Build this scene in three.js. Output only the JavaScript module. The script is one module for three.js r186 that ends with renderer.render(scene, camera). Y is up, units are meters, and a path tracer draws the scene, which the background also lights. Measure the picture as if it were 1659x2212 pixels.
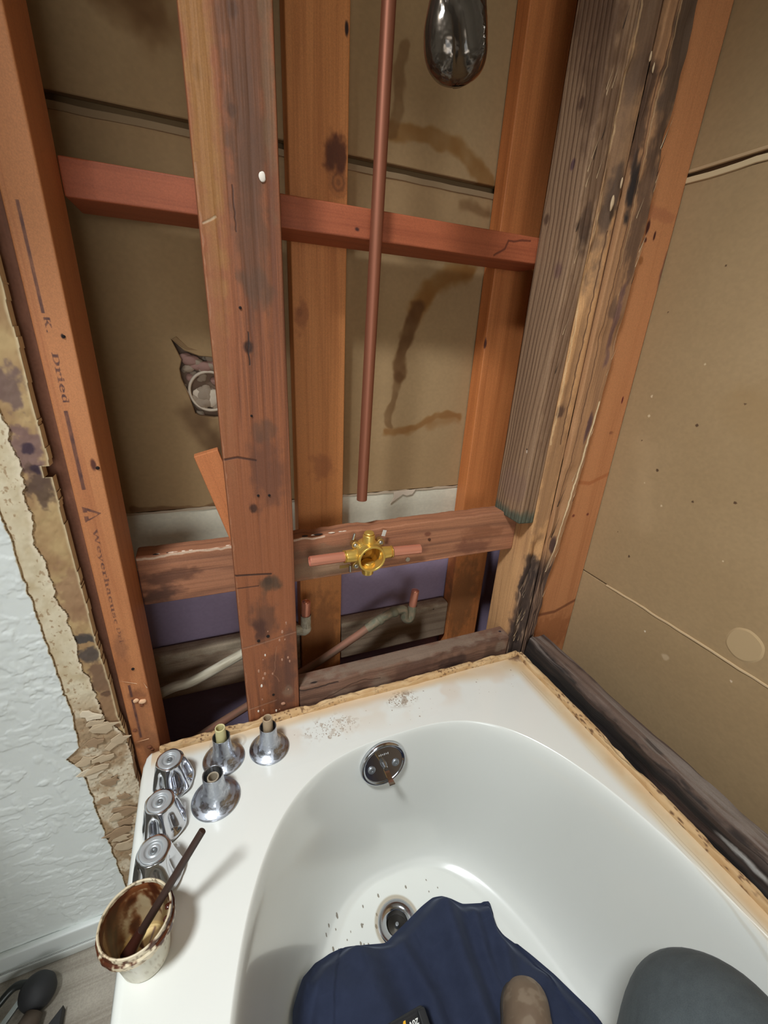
import * as THREE from 'three';
import { mergeGeometries, mergeVertices } from 'three/addons/utils/BufferGeometryUtils.js';
import { RoundedBoxGeometry } from 'three/addons/geometries/RoundedBoxGeometry.js';
import { MarchingCubes } from 'three/addons/objects/MarchingCubes.js';
import { RectAreaLightUniformsLib } from 'three/addons/lights/RectAreaLightUniformsLib.js';

// ---------------------------------------------------------------- camera, light, exposure
const scene = new THREE.Scene();
scene.background = new THREE.Color(0x000000);
const CAM = new THREE.Vector3(0.14363, 1.07291, 0.61733);
const camera = new THREE.PerspectiveCamera(2 * Math.atan(1106 / 915) * 180 / Math.PI, 1659 / 2212, 0.02, 30);
camera.position.copy(CAM);
camera.up.set(0.0978235, 0.92326635, -0.37149672);
camera.lookAt(CAM.x + 0.36356125, CAM.y - 0.38064027, CAM.z - 0.85025655);
scene.add(camera);
const renderer = new THREE.WebGLRenderer({ antialias: true });
renderer.toneMapping = THREE.LinearToneMapping;
renderer.toneMappingExposure = 0.48;
renderer.shadowMap.enabled = true;
renderer.shadowMap.type = THREE.PCFSoftShadowMap;
RectAreaLightUniformsLib.init();
// recessed adjustable downlight in the ceiling, left of and behind the camera
const LAMP = { x: -0.4, y: 2.392, z: 0.82, r: 0.14 };
const lampLight = new THREE.SpotLight(new THREE.Color(0.95, 1.0, 1.03), 34, 0, 36 * Math.PI / 180, 1.0, 2);
lampLight.position.set(LAMP.x, LAMP.y - 0.03, LAMP.z);
lampLight.target.position.set(0.72, 0.3, 0.32);
lampLight.castShadow = true; lampLight.shadow.radius = 8; lampLight.shadow.mapSize.set(2048, 2048);
scene.add(lampLight, lampLight.target);
// daylight of the frosted window behind the photographer
const WIN = { x: -0.2, y: 1.0, z: 2.19, w: 1.0, h: 0.85 };
const windowLight = new THREE.RectAreaLight(new THREE.Color(0.95, 0.99, 1.0), 5.8, WIN.w, WIN.h);
windowLight.position.set(WIN.x, WIN.y, WIN.z - 0.012);
windowLight.lookAt(WIN.x, WIN.y, 0);
scene.add(windowLight);

// ---------------------------------------------------------------- noise and small tools
function h2(ix, iy, s) {
  let n = Math.imul(ix, 374761393) + Math.imul(iy, 668265263) + Math.imul(s, 974634777);
  n = Math.imul(n ^ (n >>> 13), 1274126177);
  return ((n ^ (n >>> 16)) >>> 0) / 4294967296;
}
function vn(x, y, s) {
  const ix = Math.floor(x), iy = Math.floor(y), fx = x - ix, fy = y - iy;
  const ux = fx * fx * (3 - 2 * fx), uy = fy * fy * (3 - 2 * fy);
  const a = h2(ix, iy, s), b = h2(ix + 1, iy, s), c = h2(ix, iy + 1, s), d = h2(ix + 1, iy + 1, s);
  return a + (b - a) * ux + (c - a) * uy + (a - b - c + d) * ux * uy;
}
function fbm(x, y, s, o = 3) {
  let r = 0, a = 0.5, t = 0;
  for (let i = 0; i < o; i++) { r += a * vn(x, y, s + i * 17); t += a; a *= 0.5; x *= 2.03; y *= 2.03; }
  return r / t;
}
const v3noise = (x, y, z, s) => (fbm(x + z * 0.71, y - z * 0.37, s, 2) + fbm(y + 13.1, z - x * 0.43, s + 5, 2) + fbm(z + 3.7, x + y * 0.29, s + 9, 2)) / 3;
const clamp = (x, a = 0, b = 1) => Math.min(b, Math.max(a, x));
const sst = (a, b, x) => { const t = clamp((x - a) / (b - a)); return t * t * (3 - 2 * t); };
const lerp = (a, b, t) => a + (b - a) * t;
const mix3 = (a, b, t) => [a[0] + (b[0] - a[0]) * t, a[1] + (b[1] - a[1]) * t, a[2] + (b[2] - a[2]) * t];
function pl(tab, y) {                                    // piecewise linear table, keys descending or ascending
  const t = tab[0][0] > tab[tab.length - 1][0] ? [...tab].reverse() : tab;
  if (y <= t[0][0]) return t[0][1];
  for (let i = 1; i < t.length; i++) if (y <= t[i][0]) return lerp(t[i - 1][1], t[i][1], (y - t[i - 1][0]) / (t[i][0] - t[i - 1][0]));
  return t[t.length - 1][1];
}
function segDist(px, py, a, b) {
  const dx = b[0] - a[0], dy = b[1] - a[1];
  const t = clamp(((px - a[0]) * dx + (py - a[1]) * dy) / (dx * dx + dy * dy + 1e-12));
  return Math.hypot(px - a[0] - dx * t, py - a[1] - dy * t);
}
function lineDist(px, py, pts) { let d = 1e9; for (let i = 1; i < pts.length; i++) d = Math.min(d, segDist(px, py, pts[i - 1], pts[i])); return d; }
function rng(seed) { let s = seed >>> 0; return () => { s = (Math.imul(s, 1664525) + 1013904223) >>> 0; return s / 4294967296; }; }

function dataTex(w, h, fn, srgb = true) {
  const d = new Uint8Array(w * h * 4);
  for (let j = 0; j < h; j++) for (let i = 0; i < w; i++) {
    const c = fn((i + 0.5) / w, (j + 0.5) / h), k = (j * w + i) * 4;
    if (typeof c === 'number') { d[k] = d[k + 1] = d[k + 2] = clamp(c, 0, 1) * 255; } else { d[k] = clamp(c[0], 0, 255); d[k + 1] = clamp(c[1], 0, 255); d[k + 2] = clamp(c[2], 0, 255); }
    d[k + 3] = 255;
  }
  const t = new THREE.DataTexture(d, w, h, THREE.RGBAFormat);
  t.magFilter = THREE.LinearFilter; t.minFilter = THREE.LinearMipmapLinearFilter; t.generateMipmaps = true;
  t.wrapS = t.wrapT = THREE.ClampToEdgeWrapping;
  if (srgb) t.colorSpace = THREE.SRGBColorSpace;
  t.needsUpdate = true;
  return t;
}
const sgl = (r, g, b) => new THREE.Color().setRGB(r / 255, g / 255, b / 255, THREE.SRGBColorSpace);
const std = (rgb, rough = 0.8, metal = 0, extra = {}) => new THREE.MeshStandardMaterial({ color: sgl(...rgb), roughness: rough, metalness: metal, ...extra });

// ---------------------------------------------------------------- naming
const used = {};
function numbered(n) { used[n] = (used[n] ?? -1) + 1; return used[n] ? `${n}_${String(used[n]).padStart(3, '0')}` : n; }
function mesh(name, geo, mat, parent) {
  const g = Array.isArray(geo) ? mergeGeometries(geo.map(q => q.index ? q.toNonIndexed() : q).map(q => { for (const k of Object.keys(q.attributes)) if (!['position', 'normal', 'uv'].includes(k)) q.deleteAttribute(k); return q; })) : geo;
  const m = new THREE.Mesh(g, mat);
  if (parent) { let i = 0, nm = name; const taken = new Set(parent.children.map(c => c.name)); while (taken.has(nm)) nm = `${name}_${String(++i).padStart(3, '0')}`; m.name = nm; parent.add(m); } else { m.name = numbered(name); scene.add(m); }
  m.castShadow = m.receiveShadow = true;
  return m;
}
function thing(name, label, category, pos = [0, 0, 0], group) {
  const o = new THREE.Group(); o.name = numbered(name); o.position.set(...pos); scene.add(o);
  o.userData = { label, category }; if (group) o.userData.group = group;
  return o;
}
function struct(name, label, pos = [0, 0, 0]) {
  const o = new THREE.Group(); o.name = name; o.position.set(...pos); o.userData = { kind: 'structure', label }; scene.add(o); return o;
}

// ---------------------------------------------------------------- geometry helpers
const EXTRA = (L, n) => { const a = []; for (let i = 1; i < n; i++) a.push(-L / 2 + L * i / n); return a; };
function smoothByPosition(g) {
  const p = g.attributes.position, n = new Float32Array(p.count * 3), map = new Map();
  const ix = g.index.array, A = new THREE.Vector3(), B = new THREE.Vector3(), C = new THREE.Vector3();
  const key = i => `${Math.round(p.getX(i) * 2e5)},${Math.round(p.getY(i) * 2e5)},${Math.round(p.getZ(i) * 2e5)}`;
  const ids = new Int32Array(p.count); const acc = [];
  for (let i = 0; i < p.count; i++) { const k = key(i); if (!map.has(k)) { map.set(k, acc.length); acc.push(new THREE.Vector3()); } ids[i] = map.get(k); }
  for (let i = 0; i < ix.length; i += 3) {
    A.fromBufferAttribute(p, ix[i]); B.fromBufferAttribute(p, ix[i + 1]); C.fromBufferAttribute(p, ix[i + 2]);
    B.sub(A); C.sub(A); B.cross(C);
    for (let j = 0; j < 3; j++) acc[ids[ix[i + j]]].add(B);
  }
  for (let i = 0; i < p.count; i++) { const v = acc[ids[i]]; const l = v.length() || 1; n[i * 3] = v.x / l; n[i * 3 + 1] = v.y / l; n[i * 3 + 2] = v.z / l; }
  g.setAttribute('normal', new THREE.BufferAttribute(n, 3));
  return g;
}
// a board between two corners: x0..x1, y0..y1, z0..z1; eased edges, subdivided along its length, optional warp(vertex)
function boardGeo([x0, x1], [y0, y1], [z0, z1], axis, { r = 0.003, nl = 8, nc = 2, warp, uvBox, front = 'z' } = {}) {
  const S = [x1 - x0, y1 - y0, z1 - z0], c = [(x0 + x1) / 2, (y0 + y1) / 2, (z0 + z1) / 2], ai = 'xyz'.indexOf(axis);
  const lines = S.map((L, i) => { const h = L / 2, n = i === ai ? nl : nc; const a = [-h, -h + r * 0.35, -h + r]; for (const e of EXTRA(L - 2 * r, n)) a.push(e); a.push(h - r, h - r * 0.35, h); return a; });
  const pos = [], uv = [], idx = [];
  const faces = [[0, 1], [0, -1], [1, 1], [1, -1], [2, 1], [2, -1]];
  const V = new THREE.Vector3(), Q = new THREE.Vector3();
  const fa = 'xyz'.indexOf(front) , cr = [0, 1, 2].filter(i => i !== ai);      // cross axes
  const wide = cr.find(i => i !== fa), hW = S[wide];
  for (const [k, sgn] of faces) {
    const a = (k + 1) % 3, b = (k + 2) % 3, base = pos.length / 3, la = lines[a], lb = lines[b];
    for (const vb of lb) for (const va of la) {
      const p = [0, 0, 0]; p[k] = sgn * S[k] / 2; p[a] = va; p[b] = vb;
      V.set(...p); Q.set(...p.map((q, i) => clamp(q, -S[i] / 2 + r, S[i] / 2 - r)));
      V.sub(Q); if (V.lengthSq() > 1e-14) V.setLength(r); V.add(Q);
      const w = [V.x + c[0], V.y + c[1], V.z + c[2]];
      // texture: u runs round the board from its front face, v is the world coordinate along it
      const lo = [x0, y0, z0], hi = [x1, y1, z1];
      let u;
      const fdir = front === 'z' ? 1 : -1;                                      // z boards look to +z, x boards to -x
      const depth = fdir > 0 ? hi[fa] - w[fa] : w[fa] - lo[fa];
      if (k === wide) u = sgn > 0 ? hW + depth : -depth; else if (k === ai) u = w[wide] - lo[wide]; else u = w[wide] - lo[wide];
      let vv = w[ai]; if (k === ai) vv += (sgn > 0 ? -1 : 1) * depth * 0.4;
      if (uvBox) uv.push((u - uvBox.u0) / (uvBox.u1 - uvBox.u0), (vv - uvBox.v0) / (uvBox.v1 - uvBox.v0)); else uv.push(u, vv);
      if (warp) { const q = warp(w[0], w[1], w[2], k, sgn); w[0] = q[0]; w[1] = q[1]; w[2] = q[2]; }
      pos.push(...w);
    }
    for (let j = 0; j < lb.length - 1; j++) for (let i = 0; i < la.length - 1; i++) {
      const q = base + j * la.length + i, q1 = q + 1, q2 = q + la.length, q3 = q2 + 1;
      if (sgn > 0) idx.push(q, q1, q3, q, q3, q2); else idx.push(q, q3, q1, q, q2, q3);
    }
  }
  const g = new THREE.BufferGeometry();
  g.setAttribute('position', new THREE.Float32BufferAttribute(pos, 3));
  g.setAttribute('uv', new THREE.Float32BufferAttribute(uv, 2));
  g.setIndex(idx);
  return smoothByPosition(g);
}
const Y_UP = new THREE.Vector3(0, 1, 0);
function place(g, a, b) {                                // turns a y-axis geometry of length 1..L so that it runs from a to b
  const A = new THREE.Vector3(...a), B = new THREE.Vector3(...b), d = B.clone().sub(A), L = d.length();
  const q = new THREE.Quaternion().setFromUnitVectors(Y_UP, d.normalize());
  return g.applyMatrix4(new THREE.Matrix4().compose(A, q, new THREE.Vector3(1, 1, 1)));
}
const dist = (a, b) => Math.hypot(a[0] - b[0], a[1] - b[1], a[2] - b[2]);
function pipeGeo(a, b, r, wall = 0.0012, seg = 28) {      // open pipe with a visible bore
  const L = dist(a, b), ri = r - wall;
  const prof = [[ri, 0.03 * 0], [r - 0.0003, 0], [r, 0.0005], [r, L - 0.0005], [r - 0.0003, L], [ri, L], [ri, Math.max(0, L - 0.05)], [0.0001, Math.max(0, L - 0.05)]].map(p => new THREE.Vector2(...p));
  const p2 = [[0.0001, Math.min(L, 0.05)], [ri, Math.min(L, 0.05)]].map(p => new THREE.Vector2(...p));
  return place(new THREE.LatheGeometry([...p2, ...prof], seg), a, b);
}
function rodGeo(a, b, r0, r1 = r0, seg = 20) {
  const L = dist(a, b), e = Math.min(r0, r1) * 0.18;
  return place(new THREE.LatheGeometry([[0.0001, 0], [r0 - e, 0], [r0, e], [r1, L - e], [r1 - e, L], [0.0001, L]].map(p => new THREE.Vector2(...p)), seg), a, b);
}
const lathe = (pts, seg = 48) => new THREE.LatheGeometry(pts.map(p => new THREE.Vector2(Math.max(1e-4, p[0]), p[1])), seg);
const move = (g, x, y, z) => g.translate(x, y, z);
function warpGeo(g, fn) {
  const p = g.attributes.position;
  for (let i = 0; i < p.count; i++) { const q = fn(p.getX(i), p.getY(i), p.getZ(i), i); p.setXYZ(i, ...q); }
  p.needsUpdate = true; g.computeVertexNormals(); return g;
}
function lump(r, seed, amp = 0.35, detail = 3) {
  let g = new THREE.IcosahedronGeometry(r, detail); g.deleteAttribute('uv'); g.deleteAttribute('normal'); g = mergeVertices(g, 1e-6);
  warpGeo(g, (x, y, z) => { const k = 1 + amp * (v3noise(x / r * 1.6 + 20, y / r * 1.6 + 20, z / r * 1.6 + 20, seed) - 0.5) * 2; return [x * k, y * k, z * k]; });
  const n = g.attributes.position.count; g.setAttribute('uv', new THREE.BufferAttribute(new Float32Array(n * 2), 2));
  return g;
}

// ---------------------------------------------------------------- wood
// o: u0,u1,v0,v1 (metres), base, dark, ring (strength), freq, gray [colour, amount], knots [u,v,r,darkness], blots [u,v,ru,rv,colour,alpha], cuts [[line],width,colour,alpha], paint(u,v,c)
function wood(o) {
  const ppm = o.ppm ?? 1100, w = Math.max(16, Math.round((o.u1 - o.u0) * ppm)), h = Math.min(2048, Math.round((o.v1 - o.v0) * (o.vppm ?? 900)));
  const S = o.seed, freq = o.freq ?? 55, ring = o.ring ?? 0.35, H = new Float32Array(w * h);
  const map = dataTex(w, h, (s, t) => {
    const u = lerp(o.u0, o.u1, s), v = lerp(o.v0, o.v1, t);
    let us = u, kd = 0, kr = 0;
    for (const [ku, kv, r, dk = 0.7] of o.knots ?? []) {
      const du = u - ku, dv = v - kv;
      if (Math.abs(dv) > r * 7) continue;
      us += -Math.sign(du) * r * 0.9 * Math.exp(-Math.abs(du) / (r * 1.6)) * Math.exp(-(dv * dv) / (r * r * 6)) * Math.tanh(Math.abs(du) / (r * 0.3));
      const e = Math.hypot(du, dv * 0.8) / r * (0.85 + 0.3 * fbm(u * 300, v * 300, S + 71, 2));
      kd = Math.max(kd, dk * (1 - sst(0.55, 1.25, e))); if (e < 1.2) kr = Math.max(kr, 0.5 + 0.5 * Math.sin(e * 14));
    }
    const wob = fbm(us * 9, v * 1.6, S, 3) * (o.wob ?? 0.05);
    const q = (us + wob) * freq;
    const rr = 0.5 + 0.5 * Math.sin(q * 6.283 + 2.2 * fbm(us * 20, v * 3, S + 3, 2));
    const fine = fbm(u * 520, v * 9, S + 11, 2), mid = fbm(u * 70, v * 2.4, S + 23, 3), big = fbm(u * 14, v * 3.2, S + 31, 3);
    let c = mix3(o.base, o.dark, clamp(ring * Math.pow(rr, o.pow ?? 2) + 0.62 * (fine - 0.5) + 0.6 * (mid - 0.5) + (o.big ?? 0.5) * (big - 0.5)));
    let hgt = 0.55 - (o.relief ?? 0.25) * Math.pow(rr, 3) - 0.25 * (fine - 0.5) - 0.1 * (mid - 0.5);
    if (kd > 0) { c = mix3(c, mix3(o.knotCol ?? [70, 38, 24], [40, 22, 15], kr * 0.5), kd); hgt -= kd * 0.12; }
    if (o.gray) c = mix3(c, o.gray[0], o.gray[1] * sst(0.35, 0.75, fbm(u * 22, v * 7, S + 41, 3)));
    for (const [bu, bv, ru, rv, col, al] of o.blots ?? []) {
      const du = (u - bu) / ru, dv = (v - bv) / rv; if (Math.abs(du) > 2 || Math.abs(dv) > 2) continue;
      const e = Math.hypot(du, dv) + 0.9 * (fbm(u * 95, v * 60, S + 53, 3) - 0.5);
      const a = al * (1 - sst(0.45, 1.1, e)); if (a > 0) { c = mix3(c, col, a); hgt -= a * 0.06; }
    }
    for (const [ln, wd, col, al] of o.cuts ?? []) {
      const d = lineDist(u + 0.004 * (fbm(u * 40, v * 90, S + 61, 2) - 0.5), v, ln); const a = al * (1 - sst(wd * 0.35, wd, d));
      if (a > 0) { c = mix3(c, col, a); hgt -= a * 0.35; }
    }
    if (o.paint) { const z = o.paint(u, v, c, hgt); if (z) { c = z[0]; hgt = z[1]; } }
    const gr = 0.94 + 0.12 * vn(u * 1400, v * 1100, S + 81);
    H[Math.min(h - 1, Math.floor(t * h)) * w + Math.min(w - 1, Math.floor(s * w))] = hgt;
    return [c[0] * gr, c[1] * gr, c[2] * gr];
  });
  let k = 0; const bump = dataTex(w, h, () => H[k++], false);
  const m = new THREE.MeshStandardMaterial({ map, bumpMap: bump, bumpScale: o.bump ?? 0.0012, roughness: o.rough ?? 0.78 });
  m.color.setScalar(o.tint ?? 1);
  m.userData.box = { u0: o.u0, u1: o.u1, v0: o.v0, v1: o.v1 };
  return m;
}

// ================================================================ THE SETTING
const FLOOR = -0.02;
const RIM = 0.40;
// ---- floor of wood-look planks
{
  const f = struct('floor', 'grey brown wood-look plank floor beside the tub');
  const sub = mesh('floor_base', new THREE.BoxGeometry(4.0, 0.06, 3.2), std([90, 84, 76], 0.9), f); sub.position.set(0.0, FLOOR - 0.038, 1.0);
  const mats = [0, 1, 2].map(i => wood({ u0: 0, u1: 0.19, v0: 0, v1: 1.2, seed: 900 + i * 7, ppm: 700, vppm: 700, base: [176 - i * 5, 168 - i * 6, 154 - i * 6], dark: [128, 118, 104], ring: 0.3, freq: 22, wob: 0.16, bump: 0.0003, rough: 0.42, relief: 0.1 }));
  const g = new THREE.BoxGeometry(1.196, 0.008, 0.186);
  { const p = g.attributes.position, u = g.attributes.uv; for (let i = 0; i < p.count; i++) u.setXY(i, (p.getZ(i) + 0.093) / 0.19, (p.getX(i) + 0.598) / 1.2); }
  let n = 0;
  for (let r = 0; r < 13; r++) for (let c = 0; c < 2; c++) {
    const x = -1.62 + c * 1.2 + (r % 3) * 0.31 - 0.25, z = 0.12 + r * 0.19;
    if (x > 0.9) continue;
    const m = mesh('floor_plank', g, mats[(n++ * 7 + r) % 3], f); m.position.set(x, FLOOR - 0.004, z);
  }
}
// ---- ceiling, far walls, window and lamp of the room behind the camera
{
  const white = std([214, 214, 206], 0.85);
  const c = mesh('ceiling', new THREE.BoxGeometry(2.6, 0.06, 2.9), white); c.position.set(-0.2, 2.43, 0.98); c.userData = { kind: 'structure', label: 'white painted ceiling' };
  const fl = mesh('wall_far_left', new THREE.BoxGeometry(0.06, 2.44, 2.3), white); fl.position.set(-1.43, 1.19, 1.12); fl.userData = { kind: 'structure', label: 'white painted wall beyond the frame on the left' };
  const w = struct('wall_front', 'white painted wall with a window behind the photographer');
  const z = 2.23, th = 0.06, wx0 = WIN.x - WIN.w / 2, wx1 = WIN.x + WIN.w / 2, wy0 = WIN.y - WIN.h / 2, wy1 = WIN.y + WIN.h / 2;
  const piece = (y0, y1, x0, x1) => { const m = mesh('wall_section', new THREE.BoxGeometry(x1 - x0, y1 - y0, th), white, w); m.position.set((x0 + x1) / 2, (y0 + y1) / 2, z); };
  piece(FLOOR, wy0, -1.46, 0.98); piece(wy1, 2.4, -1.46, 0.98); piece(wy0, wy1, -1.46, wx0); piece(wy0, wy1, wx1, 0.98);
  const win = struct('window_1', 'frosted bathroom window behind the photographer');
  const trim = std([225, 225, 220], 0.5);
  for (const [y, x, hy, hx] of [[wy0, WIN.x, 0.05, WIN.w + 0.1], [wy1, WIN.x, 0.05, WIN.w + 0.1], [WIN.y, wx0, WIN.h, 0.05], [WIN.y, wx1, WIN.h, 0.05]]) { const m = mesh('window_frame', new RoundedBoxGeometry(hx, hy, 0.075, 2, 0.006), trim, win); m.position.set(x, y, z); }
  const pane = mesh('pane', new THREE.BoxGeometry(WIN.w - 0.05, WIN.h - 0.05, 0.006), new THREE.MeshStandardMaterial({ color: 0x222222, emissive: new THREE.Color(0.95, 0.99, 1.0), emissiveIntensity: 4, roughness: 0.4 }), win);
  pane.position.set(WIN.x, WIN.y, WIN.z);
  const lamp = thing('ceiling_lamp', 'round recessed ceiling lamp out of view behind the photographer', 'lamp', [LAMP.x, LAMP.y, LAMP.z]);
  mesh('lamp_trim', lathe([[LAMP.r, 0.006], [LAMP.r, -0.004], [LAMP.r + 0.006, -0.007], [LAMP.r + 0.03, -0.004], [LAMP.r + 0.03, 0.006]], 56), trim, lamp);
  mesh('diffuser', lathe([[0, -0.001], [LAMP.r, -0.001], [LAMP.r, 0.005], [0, 0.005]], 56), new THREE.MeshStandardMaterial({ color: 0x333333, emissive: new THREE.Color(1, 0.98, 0.95), emissiveIntensity: 9, roughness: 0.5 }), lamp);
  const v = thing('vanity_cabinet', 'white vanity cabinet against the wall left of the frame', 'cabinet', [-0.72, FLOOR, 0.31]);
  const cab = std([150, 146, 140], 0.6);
  mesh('cabinet_body', new RoundedBoxGeometry(0.74, 0.74, 0.5, 2, 0.006).translate(0, 0.371, 0), cab, v);
  mesh('worktop', new RoundedBoxGeometry(0.88, 0.035, 0.55, 3, 0.01).translate(0.005, 0.76, 0.02), std([196, 194, 188], 0.4), v);
  const wc = thing('wall_cabinet', 'white wall cabinet hung above the vanity left of the frame', 'cabinet', [-0.475, 1.45, 0.125]);
  mesh('cabinet_body', new RoundedBoxGeometry(0.75, 0.65, 0.2, 2, 0.006).translate(0, 0.325, 0), cab, wc);
  for (const x of [-0.186, 0.186]) { const d = mesh('door', new RoundedBoxGeometry(0.366, 0.63, 0.018, 2, 0.005).translate(x, 0.325, 0.11), cab, wc); mesh('knob', lathe([[0, 0.018], [0.009, 0.016], [0.01, 0.01], [0.005, 0], [0, 0]], 20).rotateX(Math.PI / 2).translate(x * 0.15, 0.1, 0.119), trim, d); }
}
// ---- back wall: the paper side of the next room's drywall
const ZB = -0.215;
const PAPER = [172, 142, 102], PAPER2 = [150, 120, 82];
function paperMat(u0, u1, v0, v1, seed, strokes, o = {}) {
  const ppm = o.ppm ?? 750, w = Math.round((u1 - u0) * ppm), h = Math.round((v1 - v0) * ppm);
  const map = dataTex(w, h, (s, t) => {
    const u = lerp(u0, u1, s), v = lerp(v0, v1, t);
    let c = mix3(o.base ?? PAPER, o.base2 ?? PAPER2, clamp(1.3 * (fbm(u * 5, v * 5, seed, 3) - 0.2)) * 0.7);
    const f = fbm(u * 190, v * 230, seed + 5, 3) - 0.5; c = c.map(q => q * (1 + 0.07 * f));
    for (const st of strokes) {
      const [pts, wd, col, al, sharp = 0.5] = st;
      const nx = 0.022 * (fbm(u * 26, v * 26, seed + 9, 3) - 0.5), ny = 0.022 * (fbm(u * 26 + 7, v * 26, seed + 13, 3) - 0.5);
      const d = pts.length > 1 ? lineDist(u + nx, v + ny, pts) : Math.hypot(u + nx - pts[0][0], v + ny - pts[0][1]);
      const a = al * (1 - sst(wd * sharp, wd * (0.75 + 0.6 * fbm(u * 60, v * 60, seed + 21, 2)), d)) * (0.6 + 0.6 * fbm(u * 45, v * 45, seed + 31, 2));
      if (a > 0) c = mix3(c, col, clamp(a));
    }
    for (const [a, b, r, col] of o.specks ?? []) if (Math.hypot(u - a, v - b) < r) c = col;
    return c;
  });
  const m = new THREE.MeshStandardMaterial({ map, roughness: 0.92 });
  const bm = dataTex(256, 256, (s, t) => 0.5 + 0.5 * (fbm(s * 60, t * 60, seed + 77, 3) - 0.5), false); m.bumpMap = bm; m.bumpScale = o.bump ?? 0.0004;
  m.userData.box = { u0, u1, v0, v1 };
  return m;
}
const ST = [126, 78, 24], ST2 = [92, 58, 26];
{
  const w = struct('wall_back', 'back of the next room\'s drywall seen between the framing');
  const upper = paperMat(-0.12, 0.95, 1.05, 1.75, 11, [
    [[[0.478, 1.391], [0.548, 1.394], [0.614, 1.386], [0.672, 1.35]], 0.016, ST, 0.55], [[[0.487, 1.5], [0.483, 1.42], [0.476, 1.39]], 0.011, ST2, 0.45], [[[0.08, 1.47], [0.13, 1.45]], 0.05, [78, 44, 14], 0.6, 0.1], [[[0.15, 1.56], [0.12, 1.5]], 0.05, [78, 44, 14], 0.5, 0.1]]);
  const lower = paperMat(-0.12, 0.95, 0.72, 1.345, 12, [
    [[[0.655, 1.2], [0.61, 1.19], [0.572, 1.164], [0.545, 1.12]], 0.024, ST, 0.75, 0.3], [[[0.55, 1.13], [0.53, 1.09], [0.518, 1.048], [0.512, 1.0]], 0.017, ST2, 0.75], [[[0.512, 1.0], [0.506, 0.95], [0.496, 0.9]], 0.012, ST2, 0.55], [[[0.488, 0.884], [0.53, 0.886], [0.567, 0.895], [0.61, 0.92], [0.67, 0.92]], 0.011, [138, 92, 44], 0.75, 0.3], [[[0.6, 0.905], [0.66, 0.915]], 0.02, [140, 96, 50], 0.5, 0.2],
    [[[0.62, 1.307], [0.68, 1.305]], 0.014, ST2, 0.5, 0.2], [[[0.0, 0.752], [0.15, 0.751]], 0.006, [96, 62, 36], 0.6], [[[0.12, 0.93], [0.16, 0.86]], 0.03, [70, 44, 24], 0.5, 0.2]]);
  const gray = paperMat(-0.12, 0.95, 0.55, 0.77, 13, [], { base: [232, 226, 204], base2: [220, 212, 188] });
  const purple = paperMat(-0.12, 0.95, -0.02, 0.66, 14, [], { base: [160, 142, 166], base2: [146, 130, 154] });
  const sheet = (name, y0, y1, m, z = ZB, hole, edgeJit = 0) => {
    const s = new THREE.Shape(); const X0 = -0.12, X1 = 0.95, N = edgeJit ? 90 : 1;
    s.moveTo(X0, y0); s.lineTo(X1, y0); for (let i = 0; i <= N; i++) { const x = lerp(X1, X0, i / N); s.lineTo(x, y1 + edgeJit * (fbm(x * 40, y1 * 9, 33, 3) - 0.5)); } s.closePath();
    if (hole) s.holes.push(hole);
    const g = new THREE.ExtrudeGeometry(s, { depth: 0.012, bevelEnabled: true, bevelSize: 0.0012, bevelThickness: 0.0012, bevelOffset: -0.0012, bevelSegments: 1 });
    g.translate(0, 0, z - 0.0132);
    const b = m.userData.box, p = g.attributes.position, uv = g.attributes.uv;
    for (let i = 0; i < p.count; i++) uv.setXY(i, (p.getX(i) - b.u0) / (b.u1 - b.u0), (p.getY(i) - b.v0) / (b.v1 - b.v0));
    return mesh(name, g, m, w);
  };
  sheet('drywall_sheet', 1.3475, 2.4, upper);
  const hole = new THREE.Path();
  [[0.1, 1.052], [0.118, 1.035], [0.14, 1.027], [0.19, 1.024], [0.205, 0.98], [0.19, 0.925], [0.155, 0.922], [0.131, 0.926], [0.124, 0.93], [0.117, 0.96], [0.108, 0.99], [0.107, 1.005], [0.112, 1.02]].forEach((p, i) => i ? hole.lineTo(...p) : hole.moveTo(...p));
  hole.closePath();
  sheet('drywall_sheet', 0.751, 1.3325, lower, ZB, hole);
  const seamM = std([154, 130, 98], 0.95);
  mesh('seam_lip', boardGeo([-0.12, 0.95], [1.3265, 1.336], [ZB - 0.004, ZB + 0.0022], 'x', { r: 0.0016, nl: 60, nc: 1, warp: (x, y, z) => [x, y + 0.0016 * (vn(x * 30, 3, 5) - 0.5), z] }), seamM, w);
  mesh('seam_backing', new THREE.BoxGeometry(1.07, 0.05, 0.006).translate(0.415, 1.34, ZB - 0.018), std([120, 96, 66], 0.95), w);
  sheet('drywall_band', 0.63, 0.7465, gray, ZB - 0.002);
  sheet('drywall_purple_sheet', FLOOR, 0.629, purple, ZB - 0.002);
  // ragged pale paper edge above the grey band
  {
    const s = new THREE.Shape(); s.moveTo(-0.1, 0.742);
    for (let i = 0; i <= 160; i++) { const x = lerp(-0.1, 0.93, i / 160); s.lineTo(x, 0.7505 + 0.0045 * (fbm(x * 60, 2, 8, 3) - 0.4)); }
    for (let i = 160; i >= 0; i--) { const x = lerp(-0.1, 0.93, i / 160); s.lineTo(x, 0.7465 + 0.003 * (fbm(x * 45, 9, 4, 3) - 0.5)); }
    mesh('torn_paper_edge', new THREE.ExtrudeGeometry(s, { depth: 0.0012, bevelEnabled: false }).translate(0, 0, ZB - 0.0005), std([196, 176, 150], 0.95), w);
    const f = new THREE.Shape(); [[0.52, 0.748], [0.575, 0.75], [0.567, 0.739], [0.553, 0.737], [0.543, 0.741], [0.53, 0.732], [0.514, 0.722], [0.522, 0.735]].forEach((p, i) => i ? f.lineTo(...p) : f.moveTo(...p));
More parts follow.
